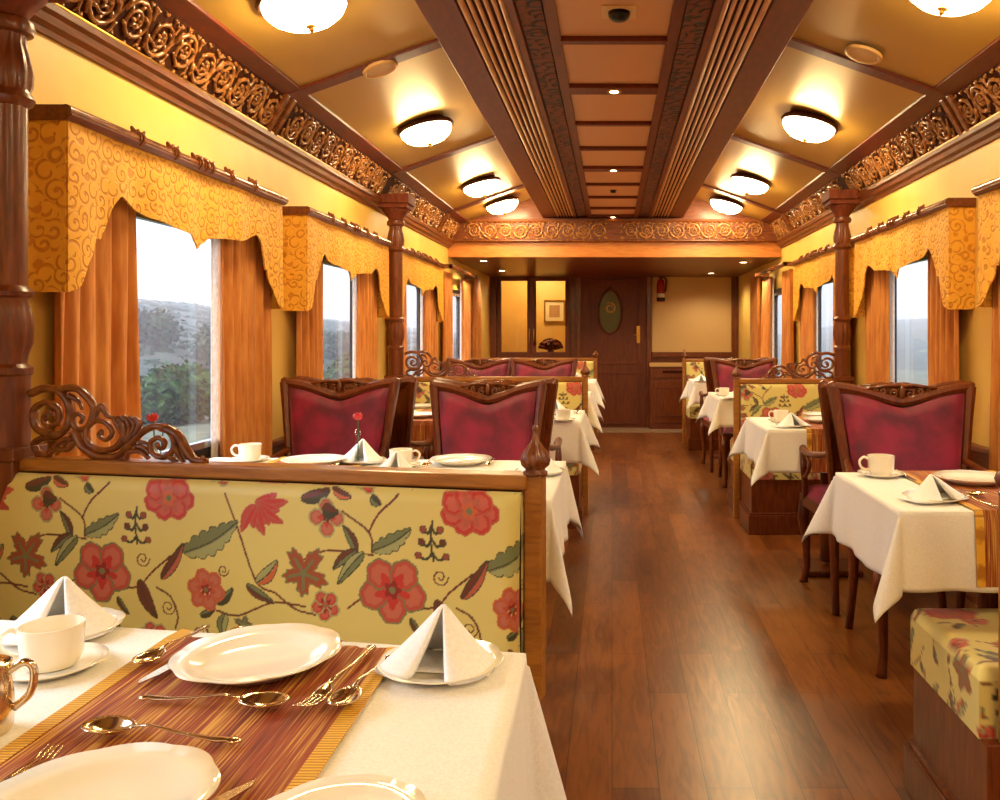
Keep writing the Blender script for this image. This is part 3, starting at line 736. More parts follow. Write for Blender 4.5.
def bench(label, p0, p1, ztop=.905, front=True, rear=True, crest=True, fine=.0045, group=None, post_to=0.0, plinth=True, rcut=0.0):
    """p0: column end, p1: aisle post. front = side towards the camera"""
    dx, dy = p1[0]-p0[0], p1[1]-p0[1]; Ln = math.hypot(dx, dy); sx = 1 if dx > 0 else -1
    rz = math.atan2(dy*sx, dx*sx)
    t = thing('banquette', label, 'bench', (p0[0], p0[1], 0), rz, group)
    X = lambda l: sx*l
    def bx(m, a, b_, *r): return m.box(min(X(a), X(b_)), max(X(a), X(b_)), *r)
    th = .052
    m = MB(); bx(m, -.12, Ln, -.014-.0, .014, .44, ztop-.03); m.build('back_board', 'wood_x', t)
    m = MB(); bx(m, -.06, Ln-.01, -.03, .03, ztop-.032, ztop); m.build('top_rail', 'wood_rail', t, bevel=.006)
    m = MB(); m.box(X(Ln)-.019, X(Ln)+.019, -.021, .021, post_to, ztop+.002)
    po = m.build('post', 'wood_rail', t, bevel=.004)
    m = MB(); n = 40; vs = []
    fin = [(r, z+ztop+.002) for r, z in reversed(FIN)]
    for (r, z) in fin:
        for i in range(n):
            a = 2*PI*i/n; zz = z-ztop; rr_ = r*(1-(.16*(.5-.5*math.cos(a*10)) if .012 < zz < .075 else 0)); vs.append((X(Ln)+rr_*math.cos(a), rr_*math.sin(a), z))
    m.add(vs, [(k*n+i, k*n+(i+1) % n, (k+1)*n+(i+1) % n, (k+1)*n+i) for k in range(len(fin)-1) for i in range(n)])
    m.build('finial', 'carved', po, smooth=True)
    if crest:
        m = MB(); carved_scroll(m, sx, 0)
        m.v = [(x, y, z+ztop-.004) for x, y, z in m.v]; m.build('scroll_crest', 'carved', t, smooth=True, fixn=False)
    Lb = Ln-.021; z0, z1 = .46, ztop-.034
    for on, s in ((front, -1), (rear, 1)):
        if not on: continue
        f = fine if s < 0 else max(fine, .02)
        nu, nv = int((Lb+.13)/f), int((z1-z0)/f)
        def fn(u, v):
            e = min(1, min(u, 1-u)*Lb/.03); e2 = min(1, min(v, 1-v)*(z1-z0)/.03)
            bul = .02*math.sqrt(max(0, 1-(1-e)**2))*math.sqrt(max(0, 1-(1-e2)**2))+.012*math.sin(PI*v)
            return (X(-.12+u*(Lb+.12)), s*(th-.02+bul), z0+(z1-z0)*v)
        m = MB(); m.grid(fn, nu, nv); nb = len(m.v)
        m.grid(lambda u, v: (X(Lb), s*(.014+u*(th-.034)), z0+(z1-z0)*v), max(2, int(.02/f)), nv)
        o = m.build('back_cushion', 'floral_brocade', t, smooth=True, fixn=False)
        if s < 0: floral(o, lambda c: ((c[:, 0]*1 + (0.02 if sx > 0 else 1.44*9)) + (c[:,1]+th)*1.0, ztop-.035-c[:, 2]))
        else: floral(o, lambda c: (c[:, 0]*sx+5, ztop-.035-c[:, 2]))
        # seat
        D = .45; sa, sb = (.03, D); Le = Ln-(rcut if s > 0 else 0)
        def box3(m, a, b_, ya, yb, za, zc, r=.02, f=.012):
            # rounded closed cushion surface
            nx, ny = max(6, int((b_-a)/f)), max(6, int((yb-ya)/f)); nz = max(4, int((zc-za)/f))
            def top(u, v): 
                x = a+(b_-a)*u; y = ya+(yb-ya)*v; e = min(x-a, b_-x, y-ya, yb-y); dz = r-math.sqrt(max(0, r*r-(r-min(r, e))**2))
                return (X(x), s*y, zc-dz)
            m.grid(top, nx, ny)
            m.grid(lambda u, v: (X(a+(b_-a)*u), s*yb, za+(zc-r-za)*v), nx, nz)
            m.grid(lambda u, v: (X(b_), s*(ya+(yb-ya)*u), za+(zc-r-za)*v), ny, nz)
            m.grid(lambda u, v: (X(a+(b_-a)*u), s*ya, za+(zc-r-za)*v), nx, nz)
            m.grid(lambda u, v: (X(a), s*(ya+(yb-ya)*u), za+(zc-r-za)*v), ny, nz)
        m = MB(); ff = .008 if (fine < .01 and s > 0 and not front) else .014
        box3(m, -.12, Le-.02, sa, sb, .33, .485, .03, ff)
        o = m.build('seat_cushion', 'floral_brocade', t, smooth=True, fixn=False)
        def seat_uv(c):
            side = (np.abs(c[:, 0]*sx-(Le-.02)) < 1e-4); dz = .485-c[:, 2]
            return c[:, 0]+.1+np.where(side, dz, 0)*sx, np.abs(c[:, 1])+np.where(side, 0, dz)+.07
        floral(o, seat_uv)
        m = MB(); ya, yb = sorted((s*.0, s*(D-.005))); bx(m, -.12, Le-.025, ya, yb, 0, .33)
        o = m.build('seat_box', 'wood_z', t, bevel=.003)
        m = MB(); ya, yb = sorted((s*.02, s*(D+.012))); bx(m, -.12, Le-.005, ya, yb, 0, .115); ya, yb = sorted((s*.02, s*(D+.006))); bx(m, -.12, Le-.012, ya, yb, .115, .13)
        m.build('plinth', 'wood_z', t, bevel=.004)
    return t
BG = 'floral bench seats with wooden backs'
bench('large floral brocade bench across the left foreground with carved scroll crest', (-1.42, 2.068), (-.163, 1.805), fine=.0024, group=BG, post_to=.43, rcut=.13)
bench('floral brocade bench beyond the red chairs on the left', (-1.40, 5.72), (-.18, 5.72), ztop=.92, fine=.006, group=BG)
bench('small floral bench by the far left glass doors', (-1.5, 9.3), (-.18, 9.3), ztop=.95, fine=.014, group=BG, rear=False, crest=False)
bench('floral bench seat cut by the right edge of the photo', (1.50, 1.80), (.845, 1.80), ztop=.862, front=False, fine=.006, group=BG, crest=False, rcut=-.075)
bench('floral bench with carved crest behind the second right table', (1.46, 5.56), (.815, 5.56), ztop=.915, fine=.0055, group=BG)
bench('far right floral bench beside the cream end panel', (1.5, 9.3), (.79, 9.3), ztop=.94, fine=.014, group=BG, rear=False, crest=False)

# ------------------------------------------------------------------ chairs
def chair_proto():
    t = thing('armchair', 'x', 'chair')
    YB_ = .225; tilt = .16
    hw = lambda z: .205+(z-.5)/.5*.06
    by = lambda z: YB_+(z-.5)*tilt
    # velvet back, V topped
    zt = lambda u: .965-.055*math.exp(-(abs(u)/.55)**1.8)*1.0-.01*(1-abs(u))
    def vb(s):
        def fn(a, b_):
            u = 2*a-1; top = zt(u)-.0; z = .50+(top-.50)*b_; e = min(1, min(a, 1-a)/.08); e2 = min(1, min(b_, 1-b_)/.08)
            return (u*(hw(z)-.02), by(z)+s*(.012+.022*math.sqrt(1-(1-e)**2)*math.sqrt(1-(1-e2)**2)), z)
        return fn
    m = MB(); m.grid(vb(-1), 24, 20); m.build('backrest', 'red_velvet', t, smooth=True, fixn=False)
    # frame: two stiles, top rail following the V, bottom rail, wooden back panel
    m = MB()
    for s in (-1, 1):
        pts = [(s*hw(z), by(z), z) for z in (.44, .55, .7, .85, .985)]
        m.tube(pts, [.017, .018, .019, .021, .026], 8, 1.2, up=(0,1,0))
        m.tube([(s*(hw(.985)), by(.985), .985), (s*(hw(.985)+.012), by(.985), 1.004)], [.026, .012], 8)
    top = [(hw(.98)*u, by(.98), zt(u)+.022) for u in np.linspace(-1, 1, 25)]
    m.tube(top, [.02+.004*abs(u)-.0 for u in np.linspace(-1, 1, 25)], 8, 1.1, up=(0,1,0))
    m.tube([(-.2, by(.5), .5), (.2, by(.5), .5)], .018, 8, 1.1, up=(0,1,0))
    m.grid(lambda a, b_: ((2*a-1)*(hw(.5+.45*b_)-.01), by(.5+(zt(2*a-1)-.5)*b_)+.01, .5+(zt(2*a-1)-.5)*b_), 12, 6)
    m.build('back_frame', 'wood_z', t, smooth='auto', fixn=False)
    # crest carving in the dip
    m = MB(); y = by(.97)-.004
    for s in (-1, 1):
        for cx, cz_, r, tr in ((.03,.957,.018,1.3), (.07,.966,.014,1.2), (.10,.974,.009,1.0)):
            m.tube([(s*(p[0]), y, p[1]) for p in spiral(cx, cz_, r, .003, 2.2, tr, 14, -1)], .0055, 6, 1.3, up=(0,1,0))
        m.tube([(0, y, .99), (s*.05, y, .993), (s*.1, y, .985), (s*.14, y, .978)], [.007,.008,.007,.004], 6, 1.3, up=(0,1,0))
        m.tube([(0, y, .935), (s*.05, y, .945), (s*.1, y, .962), (s*.14, y, .972)], [.007,.008,.007,.004], 6, 1.3, up=(0,1,0))
    m.prism([(-.15,.975),(-.1,.956),(-.05,.938),(0,.928),(.05,.938),(.1,.956),(.15,.975),(.1,.986),(.05,.993),(0,.996),(-.05,.993),(-.1,.986)], y+.006, y+.012, 'y')
    m.tube([(0, y, .93), (0, y-.004, .965), (0, y, 1.0)], [.009,.013,.006], 8)
    m.build('carved_crest', 'carved', t, smooth=True, fixn=False)
    # seat
    def seat(u, v):
        a, b_ = 2*u-1, v; e = min(1, min(u, 1-u)/.1); e2 = min(1, min(v, 1-v)/.1)
        k = math.sqrt(1-(1-e)**2)*math.sqrt(1-(1-e2)**2)
        return (a*(.245-.03*b_), -.235+.44*b_, .43+.05*k)
    m = MB(); m.grid(seat, 16, 16); m.build('seat', 'red_velvet', t, smooth=True, fixn=False)
    m = MB(); pl = [(-.25,-.24),(.25,-.24),(.218,.22),(-.218,.22)]
    m.prism(pl, .375, .432, 'z'); m.build('seat_frame', 'wood_x', t, bevel=.006)
    for s in (-1, 1):
        m = MB(); m.tube([(s*.228,-.215,.40),(s*.236,-.225,.32),(s*.226,-.215,.2),(s*.222,-.212,.08),(s*.232,-.226,.015),(s*.234,-.228,0)], [.027,.027,.019,.015,.018,.02], 8)
        m.build('leg', 'wood_z', t, smooth=True)
        m = MB(); m.tube([(s*.205,.225,.46),(s*.205,.215,.38),(s*.205,.225,.2),(s*.21,.27,0)], [.019,.022,.018,.015], 8)
        m.build('leg', 'wood_z', t, smooth=True)
        m = MB(); m.tube(cubic([(s*.222,by(.68),.69),(s*.245,.12,.665),(s*.262,-.02,.655),(s*.262,-.12,.668),(s*.258,-.165,.66),(s*.25,-.175,.635)], 4), [.013]*4+[.015]*4+[.016]*4+[.019]*4+[.021]*4+[.014], 8)
        m.tube(cubic([(s*.258,-.11,.655),(s*.268,-.06,.58),(s*.25,-.12,.5),(s*.238,-.17,.42)], 4), .014, 8)
        m.tube(cubic([(s*.262,-.03,.65),(s*.262,.03,.60),(s*.262,-.06,.54),(s*.262,-.1,.56)], 4), .009, 6)
        m.build('arm', 'wood_z', t, smooth=True, fixn=False)
    return Proto(t)
CP = chair_proto(); CG = 'red velvet armchairs at the tables'
def chair(x, yback, facing, label, rz=0, w=1.0):
    # facing -1: towards the camera (back plane at yback + )
    if facing < 0: CP.put((x, yback-.29, 0), rz, label, CG, (w,1,1))
    else: CP.put((x, yback+.29, 0), PI+rz, label, CG, (w,1,1))
chair((338-612)/850*3.84, 3.86, -1, 'red velvet armchair facing us on the left, nearer the window', w=.95)
chair((487-612)/850*3.62, 3.64, -1, 'largest red velvet armchair facing us on the left, nearer the aisle', w=.88)
chair(-1.2, 4.0, 1, 'armchair facing away, back to back with the left window-side red chair')
chair(-.53, 3.86, 1, 'armchair facing away, back to back with the left aisle-side red chair')
chair(1.195, 3.5, -1, 'red velvet armchair facing us at the nearest right table', w=1.07)
chair(1.19, 3.62, 1, 'armchair facing away behind the front right red chair, its arm showing', w=1.1)
chair(-1.12, 7.2, -1, 'far left red velvet armchair nearer the window, behind the second bench')
chair(-.575, 7.15, -1, 'far left red velvet armchair nearer the aisle, before the glass doors')
chair(1.12, 7.2, -1, 'far right red velvet armchair above the carved bench crest')
chair(1.08, 7.4, 1, 'armchair facing away behind the far right red chair')

# ------------------------------------------------------------------ tables
def table(label, clabel, rlabel, corners, d=.19, runner=None, seed=1, bulge=.40, zt=.75, group='dining tables under white cloths', res=.02):
    """corners: near-left, near-right, far-right, far-left (x, y)"""
    c = [Vector((p[0], p[1], 0)) for p in corners]; cen = sum(c, Vector())/4
    t = thing('dining_table', label, 'table', (cen.x, cen.y, 0), 0, group)
    m = MB(); m.prism([((p-cen).x*.985, (p-cen).y*.985) for p in c], zt-.03, zt-.004, 'z'); m.build('tabletop', 'wood_x', t, bevel=.003)
    m = MB(); m.lathe([(.045,.05),(.05,.2),(.035,.3),(.05,.55),(.06,.72)], 16); m.build('pedestal', 'wood_z', t, smooth=True)
    m = MB(); m.box(-.14,.14,-.13,.13,0,.03); m.build('base_plate', 'wood_z', t, bevel=.01)
    LU = (c[1]-c[0]).length; LV = (c[3]-c[0]).length
    def base(u, v):  # u, v metres clamped
        a, b_ = max(0, min(1, u/LU)), max(0, min(1, v/LV)); return (c[0]*(1-a)+c[1]*a)*(1-b_)+(c[3]*(1-a)+c[2]*a)*b_
    eu = (c[1]-c[0]).normalized(); ev = (c[3]-c[0]).normalized()
    rnd = random.Random(seed); ph = [rnd.uniform(0, 6) for _ in range(8)]
    def cl(u, v):
        p = base(u, v); du = -u if u < 0 else (u-LU if u > LU else 0); dv = -v if v < 0 else (v-LV if v > LV else 0)
        su = -1 if u < 0 else 1; sv = -1 if v < 0 else 1
        if du == 0 and dv == 0: return Vector((p.x, p.y, zt))
        if du > 0 and dv > 0:
            r = math.hypot(du, dv); f = math.atan2(dv, du); bul = r*(.06+bulge*math.sin(2*f)**1.3)
            z = -math.sqrt(max(0, r*r-bul*bul)); f2 = f+.0
            dirv = eu*su*math.cos(f2)+ev*sv*math.sin(f2)
            return Vector((p.x, p.y, zt+z))+dirv*bul
        r = max(du, dv); w = (math.sin((u if dv else v)*24+ph[0])+.6*math.sin((u if dv else v)*41+ph[1]))*.007*(r/d)
        q = (LU if dv else LV); tt = (u if dv else v); edge = min(tt, q-tt)
        w *= min(1, max(0, edge)/.1)
        out = eu*su if du else ev*sv
        return Vector((p.x, p.y, zt-r))+out*(r*.06+w)
    def ax(Ln):
        n = max(3, int(Ln/res)); k = max(6, int(d/res*1.3))
        return [-d*(1-i/k) for i in range(k)]+[Ln*i/n for i in range(n+1)]+[Ln+d*(i+1)/k for i in range(k)]
    U, V = ax(LU), ax(LV); vs = [cl(u, v) for v in V for u in U]; nu = len(U)
    fs = [(j*nu+i, j*nu+i+1, (j+1)*nu+i+1, (j+1)*nu+i) for j in range(len(V)-1) for i in range(nu-1)]
    m = MB().add(vs, fs); o = m.build('tablecloth', 'table_linen', smooth=True, solid=.002, fixn=False)
    tag(o, clabel, 'tablecloth', 'white tablecloths')
    if runner:
        x0, x1, ya, yb, dn, df = runner   # dn / df: overhang at near and far edge
        tr = thing('table_runner', rlabel, 'table runner', (x0, ya, zt), 0, 'striped table runners')
        yn, yf = None, None
        def line(t_, a, b_):
            return a.y+(b_.y-a.y)*((t_-a.x)/(b_.x-a.x))
        def rp(x, s):
            n_, f_ = line(x, c[0], c[1]), line(x, c[3], c[2])
            if dn == 0: n_ = ya
            if df == 0: f_ = yb
            Lr = f_-n_
            if s < 0: return (x-x0, n_-.006+s*.06-ya, .0045+s)
            if s > Lr: return (x-x0, f_+.006+(s-Lr)*.06-ya, .0045-(s-Lr))
            return (x-x0, n_+s-ya, .0045)
        ss = [(-dn+dn*i/8) for i in range(8)] if dn else []
        Lr = (yb-ya); ss += [Lr*i/20 for i in range(21)] + ([Lr+df*(i+1)/8 for i in range(8)] if df else [])
        ss = [s if s < Lr+1e-6 else s+.03 for s in ss] if df else ss
        def strip(xa, xb, lift, name, mat):
            vs = []; nx = 6
            for s in ss:
                for i in range(nx+1):
                    p = rp(xa+(xb-xa)*i/nx, s); vs.append((p[0], p[1]-(lift if s < 0 else 0), p[2]+(lift if s >= 0 else 0)))
            k = nx+1
            MB().add(vs, [(j*k+i, j*k+i+1, (j+1)*k+i+1, (j+1)*k+i) for j in range(len(ss)-1) for i in range(nx)]).build(name, mat, tr, solid=.002, fixn=False)
        strip(x0+.02, x1-.02, 0, 'woven_panel', 'runner_weave')
        strip(x0, x0+.022, .0008, 'border', 'runner_border'); strip(x1-.022, x1, .0008, 'border', 'runner_border')
table('large dining table in the left foreground', 'white tablecloth on the large foreground table', 'red-brown striped runner with yellow borders on the foreground table',
      [(-1.44,.42),(-.112,.42),(-.122,1.2),(-1.44,1.42)], d=.24, runner=(-.655,-.297,.42,1.25,0,.1), res=.02, seed=3, bulge=.24)
table('dining table behind the large floral bench', 'white tablecloth on the table behind the large floral bench', 'striped runner on the table behind the large floral bench',
      [(-1.46,2.36),(-.165,2.3),(-.165,3.03),(-1.46,3.12)], d=.215, bulge=.22, runner=(-1.2,-.86,2.32,3.03,.15,.1), seed=4)
table('dining table between the left red chairs and the second bench', 'cream-lit tablecloth on the left table before the second bench', 'striped runner on the left table before the second bench',
      [(-1.44,4.40),(-.163,4.40),(-.163,5.08),(-1.44,5.08)], d=.21, runner=(-1.15,-.86,4.4,5.08,.18,.1), seed=5)
table('dining table between the second left bench and far left chairs', 'tablecloth on the far left table just past the second bench post', 'striped runner on the far left table past the second bench',
      [(-1.4,6.15),(-.16,6.15),(-.16,6.75),(-1.4,6.75)], d=.2, runner=(-1.0,-.7,6.15,6.75,.1,.1), seed=6, res=.03)
table('farthest dining table on the left, by the glass doors', 'tablecloth on the farthest left table', 'striped runner on the farthest left table',
      [(-1.4,8.1),(-.16,8.1),(-.16,8.7),(-1.4,8.7)], d=.2, runner=(-1.0,-.7,8.1,8.7,.1,.1), seed=7, res=.03)
table('nearest dining table on the right side', 'cream-lit tablecloth with a pointed corner on the nearest right table', 'striped runner hanging off the nearest right table',
      [(.732,2.16),(1.48,2.16),(1.48,2.78),(.732,2.78)], d=.2, runner=(.92,1.25,2.16,2.78,.19,.1), seed=8, res=.015)
table('second dining table on the right side', 'tablecloth on the second right table, before the carved bench', 'striped runner hanging off the second right table',
      [(.735,4.02),(1.48,4.02),(1.48,4.65),(.735,4.65)], d=.2, runner=(.92,1.25,4.02,4.65,.2,.1), seed=9)
table('third dining table on the right, past the carved bench', 'tablecloth on the third right table, past the carved bench', 'striped runner on the third right table',
      [(.76,6.0),(1.48,6.0),(1.48,6.7),(.76,6.7)], d=.2, runner=(.98,1.28,6.0,6.7,.1,.1), seed=10, res=.03)
table('farthest dining table on the right', 'tablecloth on the farthest right table', 'striped runner on the farthest right table',
      [(.79,8.05),(1.48,8.05),(1.48,8.75),(.79,8.75)], d=.2, runner=(1.0,1.28,8.05,8.75,.1,.1), seed=11, res=.03)

# ------------------------------------------------------------------ tableware
def one(name, cat, m, mat, smooth='auto', **k):
    o = m.build(name, mat, smooth=smooth, **k); tag(o, 'x', cat); return Proto(o)
def plate_mesh(R, h=.02, lobes=9, amp=.035):
    prof = [(0,.004),(.6,.004),(.66,.006),(.72,.4),(.8,.6),(1.0,1.0),(1.005,.92),(.8,.42),(.68,.0),(.6,-.0),(.55,.0),(0,.001)]
    n = 96; vs = []
    for (r, z) in prof:
        zz = z*h if z > .01 else z
        for i in range(n):
            a = 2*PI*i/n; rr_ = R*r*(1+amp*abs(math.cos(a*lobes/2))*(max(0, r-.7)/.3)); vs.append((rr_*math.cos(a), rr_*math.sin(a), zz))
    m = MB(); k = len(prof)
    m.add(vs, [(j*n+i, j*n+(i+1) % n, (j+1)*n+(i+1) % n, (j+1)*n+i) for j in range(k-1) for i in range(n)]); return m
PLATE = one('dinner_plate', 'plate', plate_mesh(.104), 'porcelain', smooth=True)
SIDE = one('side_plate', 'plate', plate_mesh(.08, .014), 'porcelain', smooth=True)
SAU = one('saucer', 'saucer', plate_mesh(.072, .013, 8, 0), 'porcelain', smooth=True)
cup = thing('teacup', 'x', 'cup')
MB().lathe([(0,.004),(.026,.004),(.028,0),(.031,.0),(.0355,.006),(.040,.016),(.0425,.06),(.0405,.0605),(.038,.018),(.03,.01),(0,.008)], 40).build('bowl', 'porcelain', cup, smooth='auto')
MB().tube(cubic([(-.040,0,.05),(-.055,0,.055),(-.068,0,.043),(-.064,0,.025),(-.050,0,.016),(-.038,0,.018)], 5), .0042, 8, 1.4, up=(0,1,0)).build('handle', 'porcelain', cup, smooth=True)
CUP = Proto(cup)
def napkin_mesh(h=.088, w=.068):
    b = [(-.018,-.045),(-.03,-.062),(-w,-.03),(-w*.9,.02),(-.02,.05),(.02,.05),(w*.9,.02),(w,-.03),(.03,-.062),(.02,-.04)]
    bc = cubic([(x, y, 0) for x, y in b], 4); n = len(bc)
    m = MB(); rows = 14; vs = []
    for k in range(rows+1):
        s = k/rows
        for i, p in enumerate(bc):
            sc = .03+.97*(s*.82+.18*s*s*s); fold = 1+.07*math.sin(i*.8+s*2)*s
            vs.append((p.x*sc*fold, .01*(1-s)+p.y*sc*fold, h*(1-s**1.1)+.001))
    m.add(vs, [(k*n+i, k*n+i+1, (k+1)*n+i+1, (k+1)*n+i) for k in range(rows) for i in range(n-1)])
    # loose hem layers lying at the foot
    m.grid(lambda u, v: (-w+2*w*u, -.03+.07*v, .002+.003*math.sin(u*9)*v), 8, 4)
    return m
NAP = one('napkin', 'napkin', napkin_mesh(), 'napkin_linen', smooth=True, solid=.0025, fixn=False)
def spoon_proto(L_=.17, w=.02):
    t = thing('spoon', 'x', 'spoon')
    m = MB()
    def bowl(u, v):
        a = 2*PI*u; r = v; return (r*.031*math.cos(a), r*w*math.sin(a)*(1-.15*math.cos(a)), .011-.009*(1-r*r))
    m.grid(bowl, 24, 6); m.build('bowl', 'silver', t, smooth=True, solid=.0016, fixn=False)
    MB().tube([(.029,0,.011),(.05,0,.014),(.09,0,.008),(.12,0,.005),(.135,0,.005),(.145,0,.0055),(L_-.02,0,.005),(L_-.031+.02,0,.005)], [.0028,.0022,.003,.0042,.0062,.0045,.0075,.003], 8, .45, up=(0,0,1)).build('handle', 'silver', t, smooth=True)
    return Proto(t)
SPOON = spoon_proto()
def fork_proto():
    t = thing('fork', 'x', 'fork'); m = MB()
    for k in range(4):
        y = (k-1.5)*.0062; m.tube([(-.05,y*.9,.016),(-.03,y,.009),(-.005,y,.006),(.006,y*.7,.007)], [.0011,.0016,.0018,.002], 6)
    m.tube([(.0,0,.006),(.012,0,.008),(.026,0,.011),(.034,0,.012)], [.011,.0115,.006,.003], 8, .22, up=(0,0,1))
    m.build('tines', 'silver', t, smooth=True, fixn=False)
    MB().tube([(.032,0,.012),(.055,0,.011),(.09,0,.007),(.125,0,.005),(.138,0,.005),(.15,0,.0055),(.165,0,.005),(.172,0,.005)], [.0028,.0022,.003,.0042,.0062,.0045,.0075,.003], 8, .45, up=(0,0,1)).build('handle', 'silver', t, smooth=True)
    return Proto(t)
FORK = fork_proto()
def knife_proto():
    t = thing('table_knife', 'x', 'knife')
    MB().prism([(-.11,-.001),(-.1,.006),(-.06,.009),(0,.009),(0,-.006),(-.08,-.006)], .003, .0048, 'z').build('blade', 'silver', t)
    MB().tube([(-.005,0,.006),(.02,0,.006),(.06,0,.006),(.085,0,.006),(.1,0,.006)], [.005,.0065,.0075,.009,.004], 8, .6, up=(0,0,1)).build('handle', 'silver', t, smooth=True)
    return Proto(t)
KNIFE = knife_proto()
def place(pr, px, py, z, label, group, rz=0, dz=0, scale=None):
    x, y = at(px, py, z); return pr.put((x, y, z+dz), rz, label, group, scale)
ZT, ZR = .7515, .7575
GP, GC, GS, GN, GK = 'dinner plates', 'teacups', 'saucers', 'folded napkins', 'silver cutlery'
def cupset(px, py, where, z=ZT, rz=0, sc=None):
    place(SAU, px, py, z, 'white saucer under the teacup %s' % where, GS, 0, scale=sc)
    place(CUP, px, py, z, 'white teacup %s' % where, GC, rz, dz=.0055, scale=sc)
def napset(px, py, where, z=ZT, rz=0, sc=(1.1,1,.86)):
    x, y = at(px, py, z)
    SIDE.put((x, y, z), 0, 'white side plate under the folded napkin %s' % where, 'side plates')
    NAP.put((x, y-.0, z+.006), rz, 'white pyramid-folded napkin %s' % where, GN, sc)
# foreground table
PLATE.put((-.474, 1.14, ZR), 0, 'round white plate on the foreground runner, nearer the floral bench', GP)
PLATE.put((-.475, .775, ZR), .3, 'white plate cut by the bottom edge of the photo', GP)
cupset(52, 669, 'at the left of the foreground table', rz=.25, sc=(.92,.92,.92))
napset(62, 634, 'behind the foreground teacup', rz=.25)
napset(441, 669, 'at the right edge of the foreground table', rz=-.15)
x, y = at(352, 806, ZT); SIDE.put((x, y-.05, ZT), 0, 'white side plate peeking in at the bottom of the photo', 'side plates')
x, y = at(110, 734, ZR); SPOON.put((x, y, ZR), -.17, 'silver spoon nearest us above the bottom plate, bowl to the left', GK)
x, y = at(263, 708, ZR); SPOON.put((x, y, ZR), PI-.12, 'silver spoon below the round foreground plate, bowl to the right', GK)
x, y = at(150, 662, ZR); SPOON.put((x, y, ZR), 1.45, 'small silver spoon along the left border of the foreground runner', GK, (.85,.85,.85))
x, y = at(198, 655, ZR); KNIFE.put((x, y, ZR), 1.35, 'silver table knife left of the round foreground plate', GK)
x, y = at(30, 775, ZR); FORK.put((x+.0, y-.02, ZR), -PI/2-.15, 'fork with tines showing left of the bottom plate', GK)
x, y = at(333, 684, ZR); FORK.put((x, y-.05, ZR), PI/2-.1, 'silver fork lying right of the round foreground plate', GK)
x, y = at(358, 686, ZR); SPOON.put((x-.0, y-.05, ZR), PI/2-.1, 'silver spoon between the foreground fork and napkin', GK, (.9,.9,.9))
x, y = at(257, 784, ZR); KNIFE.put((x-.11*math.cos(1.058), y-.11*math.sin(1.058), ZR), 1.058+PI, 'dark-looking knife tip at the bottom of the photo, right of the plate', GK)
# milk jug
t = thing('milk_jug', 'polished copper-toned metal jug at the left edge of the foreground table', 'jug', (-.712, .955, ZT), 0)
MB().lathe([(0,.004),(.028,.004),(.030,0),(.033,.006),(.034,.03),(.032,.055),(.029,.068),(.032,.078),(.030,.079),(.027,.068),(.030,.05),(.031,.01),(0,.008)], 40).build('body', 'silver', t, smooth='auto')
MB().tube(cubic([(.027,0,.066),(.045,0,.076),(.054,0,.066),(.05,0,.04),(.034,0,.025)], 5), .0045, 8).build('handle', 'silver', t, smooth=True)
MB().lathe([(0,.0635),(.029,.0635),(.0295,.066),(.014,.074),(.004,.077),(.004,.082),(.007,.086),(0,.09)], 24).build('lid', 'silver', t, smooth='auto')
t.rotation_euler = (0,0,.3)
# table behind the large bench
w = 'behind the large floral bench'
cupset(250, 461, 'nearest the left window ' + w, rz=.1)
place(PLATE, 314, 464, ZR, 'left dinner plate on the table ' + w, GP)
place(PLATE, 461, 463.5, ZT, 'right dinner plate on the table ' + w, GP)
napset(362, 463, 'beside the rose vase ' + w)
napset(396, 478, 'just over the rail of the large floral bench')
cupset(401, 467, 'right of the rose vase ' + w, rz=PI)
napset(540, 474, 'half hidden by the near finial')
x, y = at(512, 480, ZT); t = MB().box(-.03,.03,-.02,.02,0,.028).build('butter_dish', 'porcelain', bevel=.006); t.location = (x, y, ZT); tag(t, 'small white rectangular dish just left of the near finial', 'dish')
for k, px in enumerate((338, 428, 488)):
    x, y = at(px, 467, ZT+.001); (SPOON if k % 2 else FORK).put((x, y-.03, ZR), PI/2, ['fork between the left plate and rose vase behind the floral bench', 'spoon left of the right plate behind the floral bench', 'fork right of the right plate behind the floral bench'][k], GK)
def vase(px, py, label, rl, z=ZT, lean=.0, n=1, x=None, y=None, h=.16):
    if x is None: x, y = at(px, py, z)
    t = thing('bud_vase', label, 'vase', (x, y, z))
    MB().lathe([(0,.003),(.02,.003),(.022,0),(.014,.01),(.011,.05),(.009,.1),(.012,.125),(.010,.125),(.0075,.1),(.009,.05),(.01,.015),(0,.012)], 20).build('glass_body', 'vase_glass', t, smooth=True)
    for i in range(n):
        a = (i-(n-1)/2)*.5; tx, tz = lean*.05+a*.06, h
        r = thing('rose', rl if n == 1 else rl+(', upper bloom' if i == 0 else ', lower bloom'), 'flower', (x, y, z), 0, 'red roses')
        MB().tube([(0,0,.02),(tx*.5,0,tz*.5),(tx,0,tz-i*.03)], .002, 6).build('stem', 'stem_green', r)
        m = MB()
        for k in range(11):
            an = k*2.4; ri = .004+.0013*k; c0 = Vector((tx+ri*math.cos(an)*.6, ri*math.sin(an)*.6, tz-i*.03+.012-.0009*k))
            def pet(u, v, an=an, c0=c0, k=k):
                th_ = an+(u-.5)*1.6; rr_ = (.006+.0011*k)*(.5+.6*v); return (tx+rr_*math.cos(th_), rr_*math.sin(th_), tz-i*.03-.006+(.026-.0008*k)*v-.012*(2*u-1)**2*v)
            m.grid(pet, 6, 5)
        m.build('bloom', 'rose_red', r, smooth=True, solid=.0006, fixn=False)
vase(358, 466, 'slim glass bud vase on the table behind the large bench', 'red rose in the bud vase before the left red chair', h=.165)
vase(0, 0, 'bud vase by the first left window, behind the scroll crest', 'red rose seen through the left carved crest', x=-1.335, y=2.5, n=2, h=.2)
